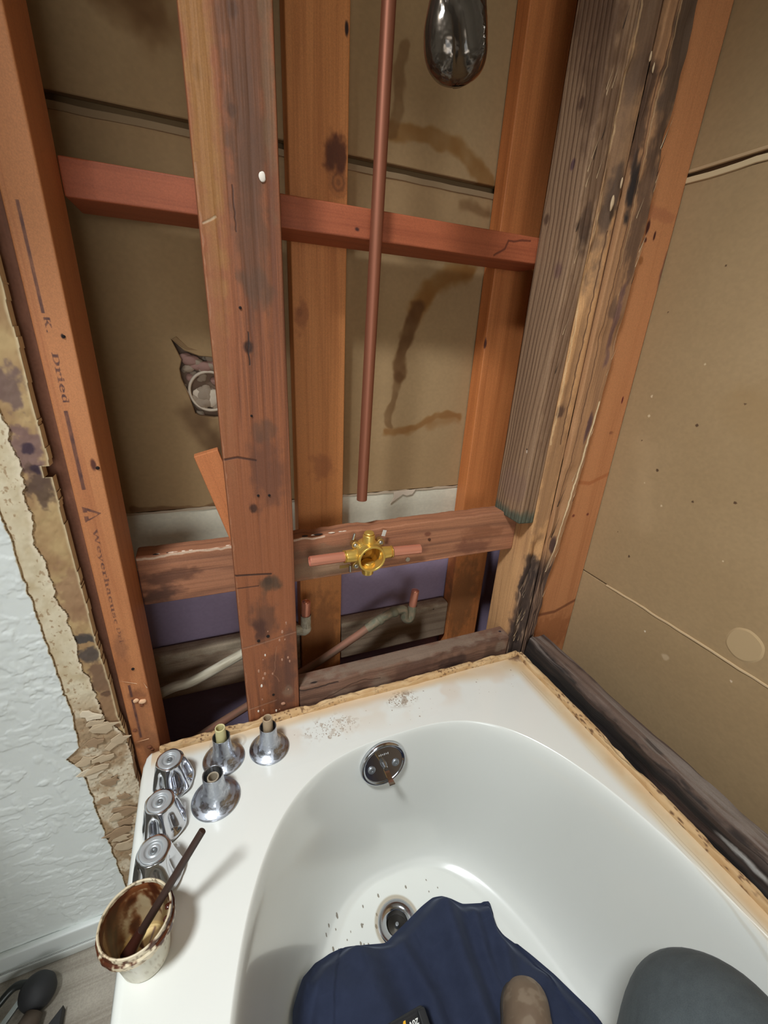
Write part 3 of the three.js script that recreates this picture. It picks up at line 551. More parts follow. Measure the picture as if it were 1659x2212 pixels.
// ---- leaning scrap stick
{
  const t = thing('wood_offcut', 'short orange stick leaning behind the face board', 'stick', [0.16, 0.78, -0.095]);
  const g = boardGeo([-0.019, 0.019], [-0.06, 0.115], [-0.009, 0.009], 'y', { r: 0.002, nl: 4, uvBox: { u0: -0.03, u1: 0.06, v0: -0.07, v1: 0.12 } });
  g.rotateZ(0.27); g.translate(0.006, 0.0, 0);
  mesh('timber', g, wood({ u0: -0.03, u1: 0.06, v0: -0.07, v1: 0.12, seed: 71, base: [204, 126, 76], dark: [166, 94, 54], ring: 0.25, freq: 40, bump: 0.0005 }), t);
}
// ---- right-hand posts
{
  const mA = wood({ u0: -0.09, u1: 0.135, v0: 0.7, v1: 1.7, seed: 81, tint: 0.74, ppm: 1700, vppm: 1100, base: [172, 136, 104], dark: [122, 90, 66], ring: 0.55, freq: 84, wob: 0.075, pow: 3, bump: 0.002, relief: 0.45, rough: 0.85, big: 0.7,
    knots: [[-0.035, 1.41, 0.007, 0.5], [-0.07, 1.27, 0.007, 0.5]],
    blots: [[-0.02, 1.19, 0.01, 0.016, [120, 84, 78], 0.6], [-0.03, 1.335, 0.005, 0.01, [92, 62, 70], 0.8], [-0.04, 1.55, 0.06, 0.12, [110, 78, 58], 0.6], [-0.01, 1.45, 0.03, 0.12, [106, 76, 54], 0.6], [0.02, 1.25, 0.015, 0.04, [64, 46, 36], 0.8], [0.02, 1.35, 0.02, 0.16, [118, 86, 62], 0.6], [0.02, 1.05, 0.02, 0.2, [130, 96, 72], 0.5], [-0.035, 0.81, 0.05, 0.04, [150, 116, 98], 0.5], [-0.015, 0.885, 0.003, 0.004, [222, 200, 180], 0.8], [-0.016, 0.889, 0.002, 0.002, [30, 20, 16], 0.9]],
    paint: (u, v, c, hg) => { const e = v - 0.752 + 0.02 * (fbm(u * 70, v * 30, 3, 3) - 0.5); return e < 0.016 ? [mix3(c, mix3([98, 106, 88], [74, 84, 72], fbm(u * 120, v * 120, 5, 2)), 0.85 * (1 - sst(-0.004, 0.016, e))), hg] : null; } });
  const A = board('weathered_post', 'grey weathered post with ridged grain and a green painted lower end', 'post', [0.7045, 0.7425], [0.7365, TOP], [-0.0835, 0], 'y', mA, { r: 0.004, nl: 60, nc: 3, warp: (x, y, z, k, sg) => [x, y + (y < 0.75 ? (x - 0.7235) * -0.06 : 0), z + 0.0012 * (fbm(y * 20, x * 80, 6, 2) - 0.5)] });
  const pale = std([206, 178, 142], 0.85), dk = std([44, 34, 30], 0.95), rr = rng(4);
  for (let i = 0; i < 14; i++) splinter(A, 0.708 + 0.03 * rr(), 1.02 + 0.5 * rr(), 0, 0.02 + 0.03 * rr(), 0.0011, -0.04 + 0.1 * (rr() - 0.5), i % 3 ? pale : dk, 0.0012);
  const mB = wood({ u0: -0.095, u1: 0.145, v0: 0.36, v1: 1.7, seed: 83, ppm: 1500, vppm: 1100, base: [204, 154, 104], dark: [152, 110, 76], ring: 0.3, freq: 42, wob: 0.07, bump: 0.0016, rough: 0.85, big: 0.6,
    blots: [[0.02, 0.62, 0.03, 0.05, [52, 38, 32], 0.85], [0.015, 0.5, 0.03, 0.12, [74, 54, 44], 0.75], [0.01, 0.44, 0.03, 0.06, [86, 64, 52], 0.8], [0.0, 0.59, 0.006, 0.05, [70, 50, 40], 0.8], [0.02, 0.85, 0.03, 0.2, [140, 104, 74], 0.5], [0.025, 1.3, 0.016, 0.05, [36, 28, 26], 0.9], [0.02, 1.27, 0.02, 0.03, [60, 46, 38], 0.85], [0.02, 1.5, 0.03, 0.12, [84, 62, 46], 0.75], [0.03, 1.45, 0.02, 0.03, [70, 48, 34], 0.8], [0.02, 1.05, 0.01, 0.2, [150, 112, 78], 0.5], [0.01, 0.96, 0.01, 0.015, [84, 58, 44], 0.8], [0.015, 1.38, 0.035, 0.24, [122, 94, 72], 0.65]],
    paint: (u, v, c, hg) => { const k = sst(0.66, 0.6, v + 0.06 * (fbm(u * 40, v * 12, 17, 3) - 0.5)) * sst(-0.014, 0.004, u + 0.02 * (fbm(v * 26, u * 30, 19, 3) - 0.5)); if (k <= 0) return null; const f = fbm(u * 170, v * 22, 21, 3); return [mix3(c, mix3([58, 44, 38], [150, 124, 102], sst(0.46, 0.72, f)), 0.88 * k), hg + 0.3 * (f - 0.5) * k]; },
    cuts: [[[[0.006, 1.6], [0.004, 1.2], [0.003, 0.9]], 0.0022, [216, 180, 134], 0.6], [[[0.004, 0.56], [0.006, 0.5]], 0.004, [240, 176, 130], 0.8], [[[0.03, 1.25], [0.026, 0.9]], 0.0016, [88, 58, 40], 0.8]] });
  const B = board('corner_post', 'tan corner post rotted dark where it meets the tub', 'post', [0.743, 0.7855], [FLOOR, TOP], [-0.09, 0.001], 'y', mB, { r: 0.005, nl: 240, nc: 4,
    warp: (x, y, z) => { const rot = (1 - sst(0.62, 0.72, y)); const f = sst(-0.03, 0, z) * (1 - 0.96 * sst(0.768, 0.782, x)); return [x + (x < 0.76 ? 0.012 * rot * f * fbm(y * 26, z * 30, 5, 3) : 0), y, z - f * (0.012 * rot * fbm(x * 70, y * 26, 12, 3) + 0.006 * sst(0.62, 0.75, fbm(x * 60, y * 9, 13, 3)) + 0.0025 * fbm(x * 160, y * 12, 14, 2))]; } });
  for (let i = 0; i < 34; i++) { const y = 0.43 + 0.22 * rr(); splinter(B, 0.75 + 0.032 * rr(), y, -0.006, 0.015 + 0.03 * rr(), 0.0012, 0.35 * (rr() - 0.5), [pale, dk, std([150, 128, 108], 0.9)][i % 3], 0.001); }
  const mS = wood({ paint: (u, v, c, hg) => { const k = sst(0.69, 0.62, v + 0.07 * (fbm(u * 40, v * 12, 27, 3) - 0.5)); if (k <= 0) return null; const f = fbm(u * 170, v * 20, 29, 3); return [mix3(c, mix3([66, 48, 40], [142, 112, 90], sst(0.44, 0.72, f)), 0.85 * k), hg + 0.3 * (f - 0.5) * k]; }, u0: -0.03, u1: 0.095, v0: 0.36, v1: 1.7, seed: 87, ppm: 1500, vppm: 1100, base: [176, 130, 90], dark: [126, 90, 64], ring: 0.3, freq: 40, wob: 0.08, bump: 0.0016, rough: 0.85, big: 0.7,
    blots: [[0.05, 1.5, 0.035, 0.2, [78, 60, 46], 0.85], [0.045, 1.3, 0.022, 0.15, [92, 68, 52], 0.75], [0.01, 1.31, 0.015, 0.05, [32, 26, 26], 0.9], [0.0, 1.4, 0.02, 0.08, [62, 44, 34], 0.7], [0.045, 1.12, 0.01, 0.08, [112, 80, 74], 0.8], [0.03, 1.14, 0.012, 0.02, [108, 80, 62], 0.7], [0.045, 0.93, 0.009, 0.03, [84, 58, 62], 0.8], [0.03, 0.68, 0.012, 0.02, [62, 40, 36], 0.85], [0.02, 0.6, 0.03, 0.04, [60, 42, 34], 0.8], [0.02, 0.47, 0.03, 0.12, [96, 70, 56], 0.85], [0.04, 0.62, 0.006, 0.03, [72, 46, 40], 0.7]],
    cuts: [[[[0.02, 1.6], [0.017, 1.2], [0.016, 0.9], [0.012, 0.7]], 0.0018, [96, 64, 44], 0.7], [[[0.026, 1.6], [0.022, 1.2]], 0.0018, [200, 164, 122], 0.6], [[[0.058, 0.98], [0.05, 0.8], [0.04, 0.68], [0.026, 0.58]], 0.004, [240, 214, 172], 0.9]] });
  const rightX = [[1.6, 0.845], [1.378, 0.842], [1.257, 0.846], [1.117, 0.844], [0.954, 0.837], [0.783, 0.828], [0.69, 0.82], [0.585, 0.809], [0.471, 0.808]];
  const Sx = board('corner_strip', 'split weathered strip with a ragged splintered right edge on the corner post', 'board', [0.786, 0.85], [0.385, TOP], [-0.0035, 0.0105], 'y', mS, { r: 0.003, nl: 240, nc: 4,
    warp: (x, y, z) => { const k = (x - 0.786) / 0.064, e = pl(rightX, y) + 0.004 * (fbm(y * 34, 2, 6, 3) - 0.5); return [0.786 + k * (e - 0.786), y, z > 0 ? z - 0.006 * sst(0.5, 0.72, fbm(x * 50, y * 10, 23, 3)) - 0.002 * fbm(x * 160, y * 16, 24, 2) - 0.005 * (1 - sst(0.6, 0.68, y)) * fbm(x * 60, y * 40, 25, 2) : z]; } });
  for (let i = 0; i < 26; i++) { const y = 0.5 + 0.9 * rr(), e = pl(rightX, y); splinter(Sx, i < 14 ? e - 0.002 : lerp(0.79, e, rr()), y, 0.009, 0.02 + 0.04 * rr(), 0.0011, -0.06 + 0.1 * (rr() - 0.5), [pale, std([236, 210, 170], 0.85), dk][i % 3], 0.0005); }
  for (const [x, y, s] of [[0.762, 1.285, 1], [0.772, 1.312, 0.7], [0.785, 1.45, 0.6], [0.775, 1.46, 0.6]]) mesh('torn_fibre', local(Sx, lump(0.004 * s, Math.round(x * 999), 0.5, 2).scale(0.7, 2.4, 0.5).translate(x, y, 0.008)), pale, Sx);
  const mC = wood({ u0: -0.05, u1: 0.2, v0: 0.3, v1: 1.7, seed: 91, ppm: 900, vppm: 900, base: [196, 132, 86], dark: [166, 104, 64], ring: 0.2, freq: 18, wob: 0.14, bump: 0.0005, rough: 0.6, big: 0.6, relief: 0.1,
    blots: [[0.078, 1.268, 0.005, 0.012, [64, 24, 20], 0.95], [0.098, 1.258, 0.003, 0.008, [64, 24, 20], 0.95], [0.079, 1.25, 0.004, 0.005, [80, 34, 26], 0.9], [0.08, 1.22, 0.006, 0.008, [150, 92, 48], 0.7], [0.123, 0.982, 0.002, 0.008, [96, 30, 34], 0.95], [0.114, 0.917, 0.008, 0.005, [120, 70, 46], 0.6], [0.067, 0.738, 0.0045, 0.0045, [112, 52, 40], 0.9], [0.108, 0.737, 0.0045, 0.0045, [112, 52, 40], 0.9], [0.08, 0.43, 0.1, 0.06, [150, 88, 50], 0.6], [0.14, 1.21, 0.006, 0.03, [96, 62, 56], 0.6], [0.09, 1.29, 0.06, 0.012, [170, 106, 72], 0.6]],
    cuts: [[[[0.06, 0.815], [0.09, 0.81], [0.145, 0.83]], 0.006, [170, 98, 56], 0.6], [[[0.02, 0.488], [0.08, 0.487], [0.145, 0.51]], 0.006, [122, 70, 44], 0.8], [[[0.14, 1.6], [0.139, 0.9]], 0.001, [150, 84, 50], 0.7]] });
  board('corner_stud', 'clean orange stud against the brown drywall at the right corner', 'stud', [0.788, XR - 0.001], [FLOOR, TOP], [-0.05, -0.005], 'y', mC, { r: 0.003 });
}
// ---- blocking along the tub rim
{
  const mF = wood({ u0: -0.045, u1: 0.14, v0: 0.2, v1: 0.78, seed: 101, tint: 0.48, ppm: 1400, vppm: 1400, base: [168, 124, 100], dark: [84, 54, 42], ring: 0.3, freq: 34, wob: 0.09, bump: 0.0016, rough: 0.85, big: 0.9,
    knots: [[0.05, 0.6, 0.008, 0.6]],
    blots: [[0.05, 0.42, 0.04, 0.03, [184, 162, 142], 0.6], [0.06, 0.5, 0.05, 0.06, [110, 72, 56], 0.6], [0.04, 0.35, 0.03, 0.07, [104, 70, 54], 0.7], [0.06, 0.34, 0.012, 0.03, [186, 156, 134], 0.6], [0.06, 0.6, 0.02, 0.04, [78, 50, 40], 0.7], [0.06, 0.7, 0.03, 0.03, [110, 80, 64], 0.6], [0.07, 0.72, 0.02, 0.02, [204, 188, 168], 0.5], [0.112, 0.5, 0.025, 0.3, [190, 168, 146], 0.7], [0.1, 0.284, 0.003, 0.008, [50, 34, 28], 0.9], [0.115, 0.728, 0.003, 0.004, [44, 28, 44], 0.95]],
    cuts: [[[[0.088, 0.255], [0.085, 0.29], [0.09, 0.33]], 0.0025, [70, 46, 36], 0.8], [[[0.05, 0.3], [0.075, 0.36], [0.07, 0.42]], 0.0018, [84, 56, 42], 0.6]] });
  board('rim_block', 'stained rim block between the face board and the corner post', 'board', [0.2545, 0.742], [0.355, 0.4495], [-0.039, -0.0005], 'x', mF, { r: 0.003, nl: 120, nc: 3, warp: (x, y, z) => [x, y + (y > 0.44 ? 0.004 * (x - 0.25) : 0) - (z > -0.006 && y > 0.42 ? 0.004 * sst(0.45, 0.7, fbm(x * 22, y * 20, 5, 3)) : 0), z - (z > -0.01 ? 0.004 * sst(0.4, 0.75, fbm(x * 26, y * 30, 7, 3)) : 0)] });
  const mR = wood({ u0: -0.06, u1: 0.21, v0: 0, v1: 1.1, seed: 103, tint: 0.4, ppm: 1300, vppm: 1100, base: [150, 124, 108], dark: [92, 70, 60], ring: 0.4, freq: 40, wob: 0.06, bump: 0.0022, rough: 0.85, big: 0.9,
    paint: (u, v, c, hg) => { const k = sst(0.142, 0.122, u + 0.02 * (fbm(u * 30, v * 9, 7, 3) - 0.5)), st = fbm(u * 60, v * 5, 9, 3); const w = 1 - sst(0.35, 1, Math.hypot((u - 0.114 - 0.03 * (v - 0.48)) / 0.009, (v - 0.485) / 0.045) + 0.9 * (fbm(u * 90, v * 40, 13, 3) - 0.5)); const tp = (1 - k) * sst(0.45, 0.68, fbm(u * 150, v * 7, 15, 3)); let q = mix3(c, mix3([46, 38, 34], [112, 86, 74], sst(0.42, 0.72, st)), 0.8 * k); q = mix3(q, [196, 180, 168], 0.75 * tp); return [mix3(q, [250, 246, 240], w), hg]; },
    blots: [[0.11, 0.1, 0.05, 0.12, [44, 36, 34], 0.85], [0.11, 0.24, 0.035, 0.16, [50, 42, 38], 0.85], [0.12, 0.4, 0.03, 0.12, [46, 40, 38], 0.85], [0.1, 0.5, 0.05, 0.08, [70, 56, 48], 0.7], [0.13, 0.5, 0.012, 0.2, [60, 46, 40], 0.7], [0.165, 0.2, 0.02, 0.3, [182, 152, 134], 0.55], [0.172, 0.45, 0.012, 0.2, [178, 164, 148], 0.6], [0.09, 0.33, 0.02, 0.14, [112, 78, 70], 0.6], [0.105, 0.47, 0.012, 0.03, [208, 200, 190], 0.8], [0.1, 0.51, 0.008, 0.03, [226, 220, 212], 0.85], [0.16, 0.32, 0.01, 0.02, [90, 80, 72], 0.7]] });
  board('ledger_board', 'mould-blackened ledger board running along the right-hand tub rim', 'board', [0.7785, 0.828], [0.31, 0.4485], [0.0135, 1.5], 'z', mR, { r: 0.004, nl: 260, nc: 4, front: 'x', warp: (x, y, z) => { const top = y > 0.43, inn = x < 0.79; return [x + (inn ? 0.007 * sst(0.42, 0.75, fbm(z * 16, y * 34, 3, 3)) : 0), y - (top ? 0.005 * sst(0.45, 0.75, fbm(z * 12, x * 50, 4, 3)) : 0) - (top && inn ? 0.007 * fbm(z * 14, 3, 6, 3) : 0), z]; } });
  const mK = wood({ u0: -0.05, u1: 0.16, v0: -0.12, v1: 0.7, seed: 107, ppm: 800, vppm: 700, base: [166, 144, 120], dark: [118, 94, 76], ring: 0.3, bump: 0.001, rough: 0.9, blots: [[0.092, 0.45, 0.002, 0.003, [50, 40, 34], 0.9], [0.095, 0.64, 0.002, 0.003, [50, 40, 34], 0.9], [0.115, 0.3, 0.03, 0.5, [190, 176, 152], 0.6]] });
  board('rear_block', 'dusty grey rear block behind the copper elbow right of the knotted stud', 'board', [0.3895, 0.6855], [0.33, 0.437], [-0.213, -0.18], 'x', mK, { r: 0.007, nl: 20 });
  board('rear_block', 'dusty grey rear block behind the white pipe in the left bay', 'board', [-0.1, 0.2925], [0.33, 0.446], [-0.213, -0.18], 'x', mK, { r: 0.005, nl: 20 });
}

// ================================================================ THE TUB
const TUB = { x0: -0.015, x1: 0.772, z0: 0.003, z1: 1.52, cx: 0.408, cz: 0.76, a: 0.333, b: 0.646, n: 2.9, fx: 0.4, fz: 0.655, fa: 0.205, fb: 0.49, fn: 2.6 };
const PROF = [[0, 0.4], [0.015, 0.3992], [0.035, 0.396], [0.06, 0.389], [0.09, 0.375], [0.13, 0.346], [0.2, 0.288], [0.3, 0.212], [0.42, 0.146], [0.56, 0.1], [0.72, 0.075], [0.88, 0.065], [1, 0.0615]];
function profY(f) { // smooth (monotone cubic) through PROF
  if (f <= 0) return 0.4; if (f >= 1) return 0.0615;
  let i = 1; while (PROF[i][0] < f) i++;
  const sl = k => k <= 0 ? 0 : k >= PROF.length - 1 ? 0 : (PROF[k + 1][1] - PROF[k - 1][1]) / (PROF[k + 1][0] - PROF[k - 1][0]);
  const [xa, ya] = PROF[i - 1], [xb, yb] = PROF[i], h = xb - xa, t = (f - xa) / h;
  return (2 * t ** 3 - 3 * t * t + 1) * ya + (t ** 3 - 2 * t * t + t) * h * sl(i - 1) + (-2 * t ** 3 + 3 * t * t) * yb + (t ** 3 - t * t) * h * sl(i);
}
const tubCurve = f => ({ cx: lerp(TUB.cx, TUB.fx, f), cz: lerp(TUB.cz, TUB.fz, f), a: lerp(TUB.a, TUB.fa, f), b: lerp(TUB.b, TUB.fb, f), n: lerp(TUB.n, TUB.fn, f) });
function tubY(x, z) {
  const val = f => { const c = tubCurve(f); return Math.pow(Math.abs((x - c.cx) / c.a), c.n) + Math.pow(Math.abs((z - c.cz) / c.b), c.n); };
  if (val(0) >= 1) return RIM; if (val(1) <= 1) return 0.0615 - 0.004;
  let lo = 0, hi = 1; for (let i = 0; i < 26; i++) { const m = (lo + hi) / 2; if (val(m) <= 1) lo = m; else hi = m; }
  return profY(lo);
}
const DRAIN = [0.381, 0.236];
{
  const t = thing('bathtub', 'white enamelled bathtub with tan staining along its back and right rim', 'bathtub', [TUB.cx, FLOOR, TUB.cz]);
  const tx = 620, tz = 620;
  const rd = rng(9), chips = [];
  for (let i = 0; i < 20; i++) chips.push([0.25 + 0.11 * rd(), 0.185 + 0.075 * rd(), 0.0008 + 0.0012 * rd()]);
  for (let i = 0; i < 6; i++) chips.push([0.36 + 0.12 * rd(), 0.18 + 0.04 * rd(), 0.0007 + 0.001 * rd()]);
  const specks = []; for (let i = 0; i < 130; i++) { const a = rd() * 6.28, q = Math.sqrt(rd()); specks.push([0.298 + Math.cos(a) * q * 0.05, 0.062 + Math.sin(a) * q * 0.022, 0.0005 + 0.0007 * rd()]); }
  for (let i = 0; i < 120; i++) { const a = rd() * 6.28, q = Math.sqrt(rd()); specks.push([0.452 + Math.cos(a) * q * 0.03, 0.044 + Math.sin(a) * q * 0.016, 0.0006 + 0.0008 * rd()]); }
  for (let i = 0; i < 40; i++) specks.push([0.22 + 0.5 * rd(), 0.03 + 0.065 * rd(), 0.0005 + 0.0012 * Math.pow(rd(), 4)]);
  const cellOf = (x, z) => Math.floor(x * 100) * 1000 + Math.floor(z * 100), cells = new Map();
  for (const [list, kind] of [[specks, 0], [chips, 1]]) for (const p of list) for (let a = -1; a < 2; a++) for (let b = -1; b < 2; b++) { const k = cellOf(p[0] + a * 0.01, p[1] + b * 0.01); if (!cells.has(k)) cells.set(k, [[], []]); cells.get(k)[kind].push(p); }
  const map = dataTex(1300, 1300, (s, q) => {
    const x = -0.05 + s * 0.86, z = -0.02 + q * 0.86;
    let c = [236, 237, 230];
    const n = fbm(x * 30, z * 30, 111, 4), n2 = fbm(x * 120, z * 120, 113, 3);
    const db = z - 0.016, dr = 0.757 - x;
    const tan = [214, 176, 128];
    const wB = 0.016 + 0.03 * sst(0.5, 0.74, x) + 0.012 * n;
    if (x > 0.0) c = mix3(c, mix3([226, 206, 176], tan, n), 0.8 * (1 - sst(wB * 0.25, wB * 1.2, db + 0.02 * (n - 0.5))));
    const wR = 0.03 * (1 - 0.35 * sst(0.3, 0.6, z)) + 0.014 * n;
    if (z > 0.005) c = mix3(c, mix3([230, 214, 180], tan, clamp(n * 1.2)), 0.85 * (1 - sst(wR * 0.3, wR * 1.15, dr + 0.016 * (n - 0.5))));
    // long hairline water marks
    for (const [o, al] of [[0.031, 0.14], [0.024, 0.2], [0.018, 0.25]]) { const e = Math.abs(dr - o - 0.005 * (fbm(z * 14, o * 90, 115, 3) - 0.5)); if (z > 0.06) c = mix3(c, [150, 126, 92], al * (1 - sst(0.0003, 0.0014, e)) * sst(0.35, 0.6, fbm(z * 9, o * 50, 117, 2))); }
    c = mix3(c, [222, 200, 176], 0.35 * sst(0.5, 0.72, fbm(x * 18, z * 18, 119, 3)) * (1 - sst(0.04, 0.1, db)) * (x > 0.2 ? 1 : 0.4));
    c = mix3(c, [148, 118, 92], 0.3 * sst(0.56, 0.7, n2) * (1 - sst(0.4, 1, Math.hypot((x - 0.3) / 0.07, (z - 0.06) / 0.035))));
    c = mix3(c, [120, 90, 66], 0.45 * sst(0.5, 0.68, n2) * (1 - sst(0.3, 1, Math.hypot((x - 0.452) / 0.045, (z - 0.043) / 0.026))));
    c = mix3(c, [110, 80, 64], 0.8 * (1 - sst(0.35, 1, Math.hypot((x - 0.752) / 0.022, (z - 0.014) / 0.024) + 0.8 * (n2 - 0.5))));
    for (const [rx, rz] of [[0.105, 0.029], [0.137, 0.034]]) { const e = Math.abs(Math.hypot(x - rx, z - rz) - 0.0125); c = mix3(c, [190, 178, 160], 0.45 * (1 - sst(0.001, 0.0035, e)) * (0.5 + n)); }
    const cell = cells.get(cellOf(x, z));
    if (cell) for (const [a, b, r] of cell[0]) if (Math.abs(x - a) < r && Math.hypot(x - a, z - b) < r) c = mix3(c, [134, 112, 92], 0.5);
    if (cell) for (const [a, b, r] of cell[1]) if (Math.abs(x - a) < r * 3 && Math.hypot((x - a) * 1.2, (z - b) * 0.6) < r * 1.2) c = mix3(c, [110, 98, 80], 0.7);
    c = mix3(c, [150, 130, 100], 0.5 * (1 - sst(0.002, 0.006, Math.abs(Math.hypot(x - DRAIN[0], z - DRAIN[1]) - 0.0385))));
    return c;
  });
  const enamel = new THREE.MeshPhysicalMaterial({ map, roughness: 0.2, clearcoat: 0.5, clearcoatRoughness: 0.08 });
  const N = 220, pos = [], uv = [], idx = [];
  const rings = [];
  const rimPts = (k) => { // k 0 = outer edge of the rim, 1 = lip of the basin
    const out = [];
    for (let i = 0; i < N; i++) {
      const th = i / N * Math.PI * 2, c = Math.cos(th), s = Math.sin(th);
      const sg = (v, n) => Math.sign(v) * Math.pow(Math.abs(v), 2 / n);
      const lx = TUB.cx + TUB.a * sg(c, TUB.n), lz = TUB.cz + TUB.b * sg(s, TUB.n);
      const mx = (TUB.x0 + TUB.x1) / 2, mz = (TUB.z0 + TUB.z1) / 2, hx = (TUB.x1 - TUB.x0) / 2, hz = (TUB.z1 - TUB.z0) / 2;
      const ox = mx + hx * clamp(sg(c, 34), -1, 1), oz = mz + hz * clamp(sg(s, 34), -1, 1);
      out.push([lerp(ox, lx, k), lerp(oz, lz, k)]);
    }
    return out;
  };
  const ringAt = (pts, y) => { const b = pos.length / 3; pts.forEach(([x, z], i) => { const yy = typeof y === 'function' ? y(x, z, i) : y; pos.push(x, yy, z); uv.push((x + 0.05) / 0.86, (z + 0.02) / 0.86); }); rings.push(b); };
  const inset = (pts, d) => pts.map(([x, z]) => [clamp(x, TUB.x0 + d, TUB.x1 - d), clamp(z, TUB.z0 + d, TUB.z1 - d)]);
  const o = rimPts(0);
  ringAt(inset(o, 0.002), FLOOR + 0.001); ringAt(inset(o, 0), 0.2); ringAt(o, 0.386); ringAt(inset(o, 0.0012), 0.3925); ringAt(inset(o, 0.0035), 0.397); ringAt(inset(o, 0.0075), 0.3995); ringAt(inset(o, 0.012), 0.4);
  for (const k of [0.15, 0.3, 0.45, 0.6, 0.75, 0.88]) ringAt(inset(rimPts(k), 0.012), 0.4);
  for (let q = 0; q <= 44; q++) {
    const f = Math.pow(q / 44, 1.5), c = tubCurve(f), pts = [];
    for (let i = 0; i < N; i++) { const th = i / N * Math.PI * 2, cc = Math.cos(th), ss = Math.sin(th); pts.push([c.cx + c.a * Math.sign(cc) * Math.pow(Math.abs(cc), 2 / c.n), c.cz + c.b * Math.sign(ss) * Math.pow(Math.abs(ss), 2 / c.n)]); }
    ringAt(pts, profY(f));
  }
  const last = tubCurve(1);
  const drainRing = [];
  for (let i = 0; i < N; i++) { const th = i / N * Math.PI * 2, cc = Math.cos(th), ss = Math.sin(th), n = last.n; drainRing.push([last.cx + last.a * Math.sign(cc) * Math.pow(Math.abs(cc), 2 / n), last.cz + last.b * Math.sign(ss) * Math.pow(Math.abs(ss), 2 / n), Math.atan2(ss, cc)]); }
  for (const k of [0.12, 0.3, 0.5, 0.7, 0.85, 0.95, 1]) {
    const pts = drainRing.map(([x, z]) => { const a = Math.atan2(z - DRAIN[1], x - DRAIN[0]); return [lerp(x, DRAIN[0] + 0.021 * Math.cos(a), k), lerp(z, DRAIN[1] + 0.021 * Math.sin(a), k)]; });
    ringAt(pts, 0.0615 - 0.004 * Math.min(1, k * 1.1));
  }
  ringAt(drainRing.map(([x, z]) => { const a = Math.atan2(z - DRAIN[1], x - DRAIN[0]); return [DRAIN[0] + 0.0195 * Math.cos(a), DRAIN[1] + 0.0195 * Math.sin(a)]; }), 0.03);
  for (let r = 0; r < rings.length - 1; r++) for (let i = 0; i < N; i++) { const a = rings[r] + i, b = rings[r] + (i + 1) % N, c = rings[r + 1] + i, d = rings[r + 1] + (i + 1) % N; idx.push(a, d, b, a, c, d); }
  const g = new THREE.BufferGeometry();
  g.setAttribute('position', new THREE.Float32BufferAttribute(pos, 3)); g.setAttribute('uv', new THREE.Float32BufferAttribute(uv, 2)); g.setIndex(idx); g.computeVertexNormals();
  const L = q => q.translate(-TUB.cx, -FLOOR, -TUB.cz);
  mesh('tub_shell', L(g), enamel, t);
  // old caulk beads along the back and the right edge
  const cm = new THREE.MeshStandardMaterial({ roughness: 0.75, map: dataTex(512, 64, (s, q) => { const n = fbm(s * 60, q * 4, 121, 4), m = fbm(s * 220, q * 9, 123, 3); let c = mix3([222, 192, 148], [196, 154, 104], n); c = mix3(c, [104, 72, 48], 0.8 * sst(0.58, 0.7, m) * sst(0.35, 0.55, fbm(s * 14, 2, 125, 3))); return c; }) });
  const bead = (X, Z, axis, seed) => {
    const b = boardGeo(X, [0.397, 0.4125], Z, axis, { r: 0.0035, nl: 260, nc: 3, front: axis === 'x' ? 'z' : 'x', uvBox: { u0: 0, u1: 0.04, v0: 0, v1: axis === 'x' ? 0.78 : 1.5 },
      warp: (x, y, z) => { const s = axis === 'x' ? x : z, hi = sst(0.4, 0.411, y); const c = axis === 'x' ? z : x; return axis === 'x' ? [x, y - hi * (0.006 * sst(0.45, 0.75, fbm(s * 26, c * 90, seed, 3)) + 0.002 * fbm(s * 110, c * 200, seed + 2, 2)), z + (z > 0.013 ? 0.005 * (fbm(s * 15, 5, seed + 4, 3) - 0.6) : 0)] : [x + (x < 0.764 ? 0.006 * (0.5 - fbm(s * 13, 5, seed + 4, 3)) : 0), y - hi * (0.006 * sst(0.42, 0.75, fbm(s * 22, c * 90, seed, 3)) + 0.002 * fbm(s * 110, c * 200, seed + 2, 2)), z]; } });
    // swap u and v so that the texture runs along the bead
    const u = b.attributes.uv; for (let i = 0; i < u.count; i++) u.setXY(i, u.getY(i), u.getX(i));
    return mesh('caulk_bead', L(b), cm, t);
  };
  bead([0.012, 0.762], [0.0035, 0.0165], 'x', 131); bead([0.759, 0.7715], [0.012, 1.5], 'z', 141);
  t.children.filter(c => c.name.startsWith('caulk')).forEach(c => { c.userData.label = 'crumbling beige caulk bead'; });
}
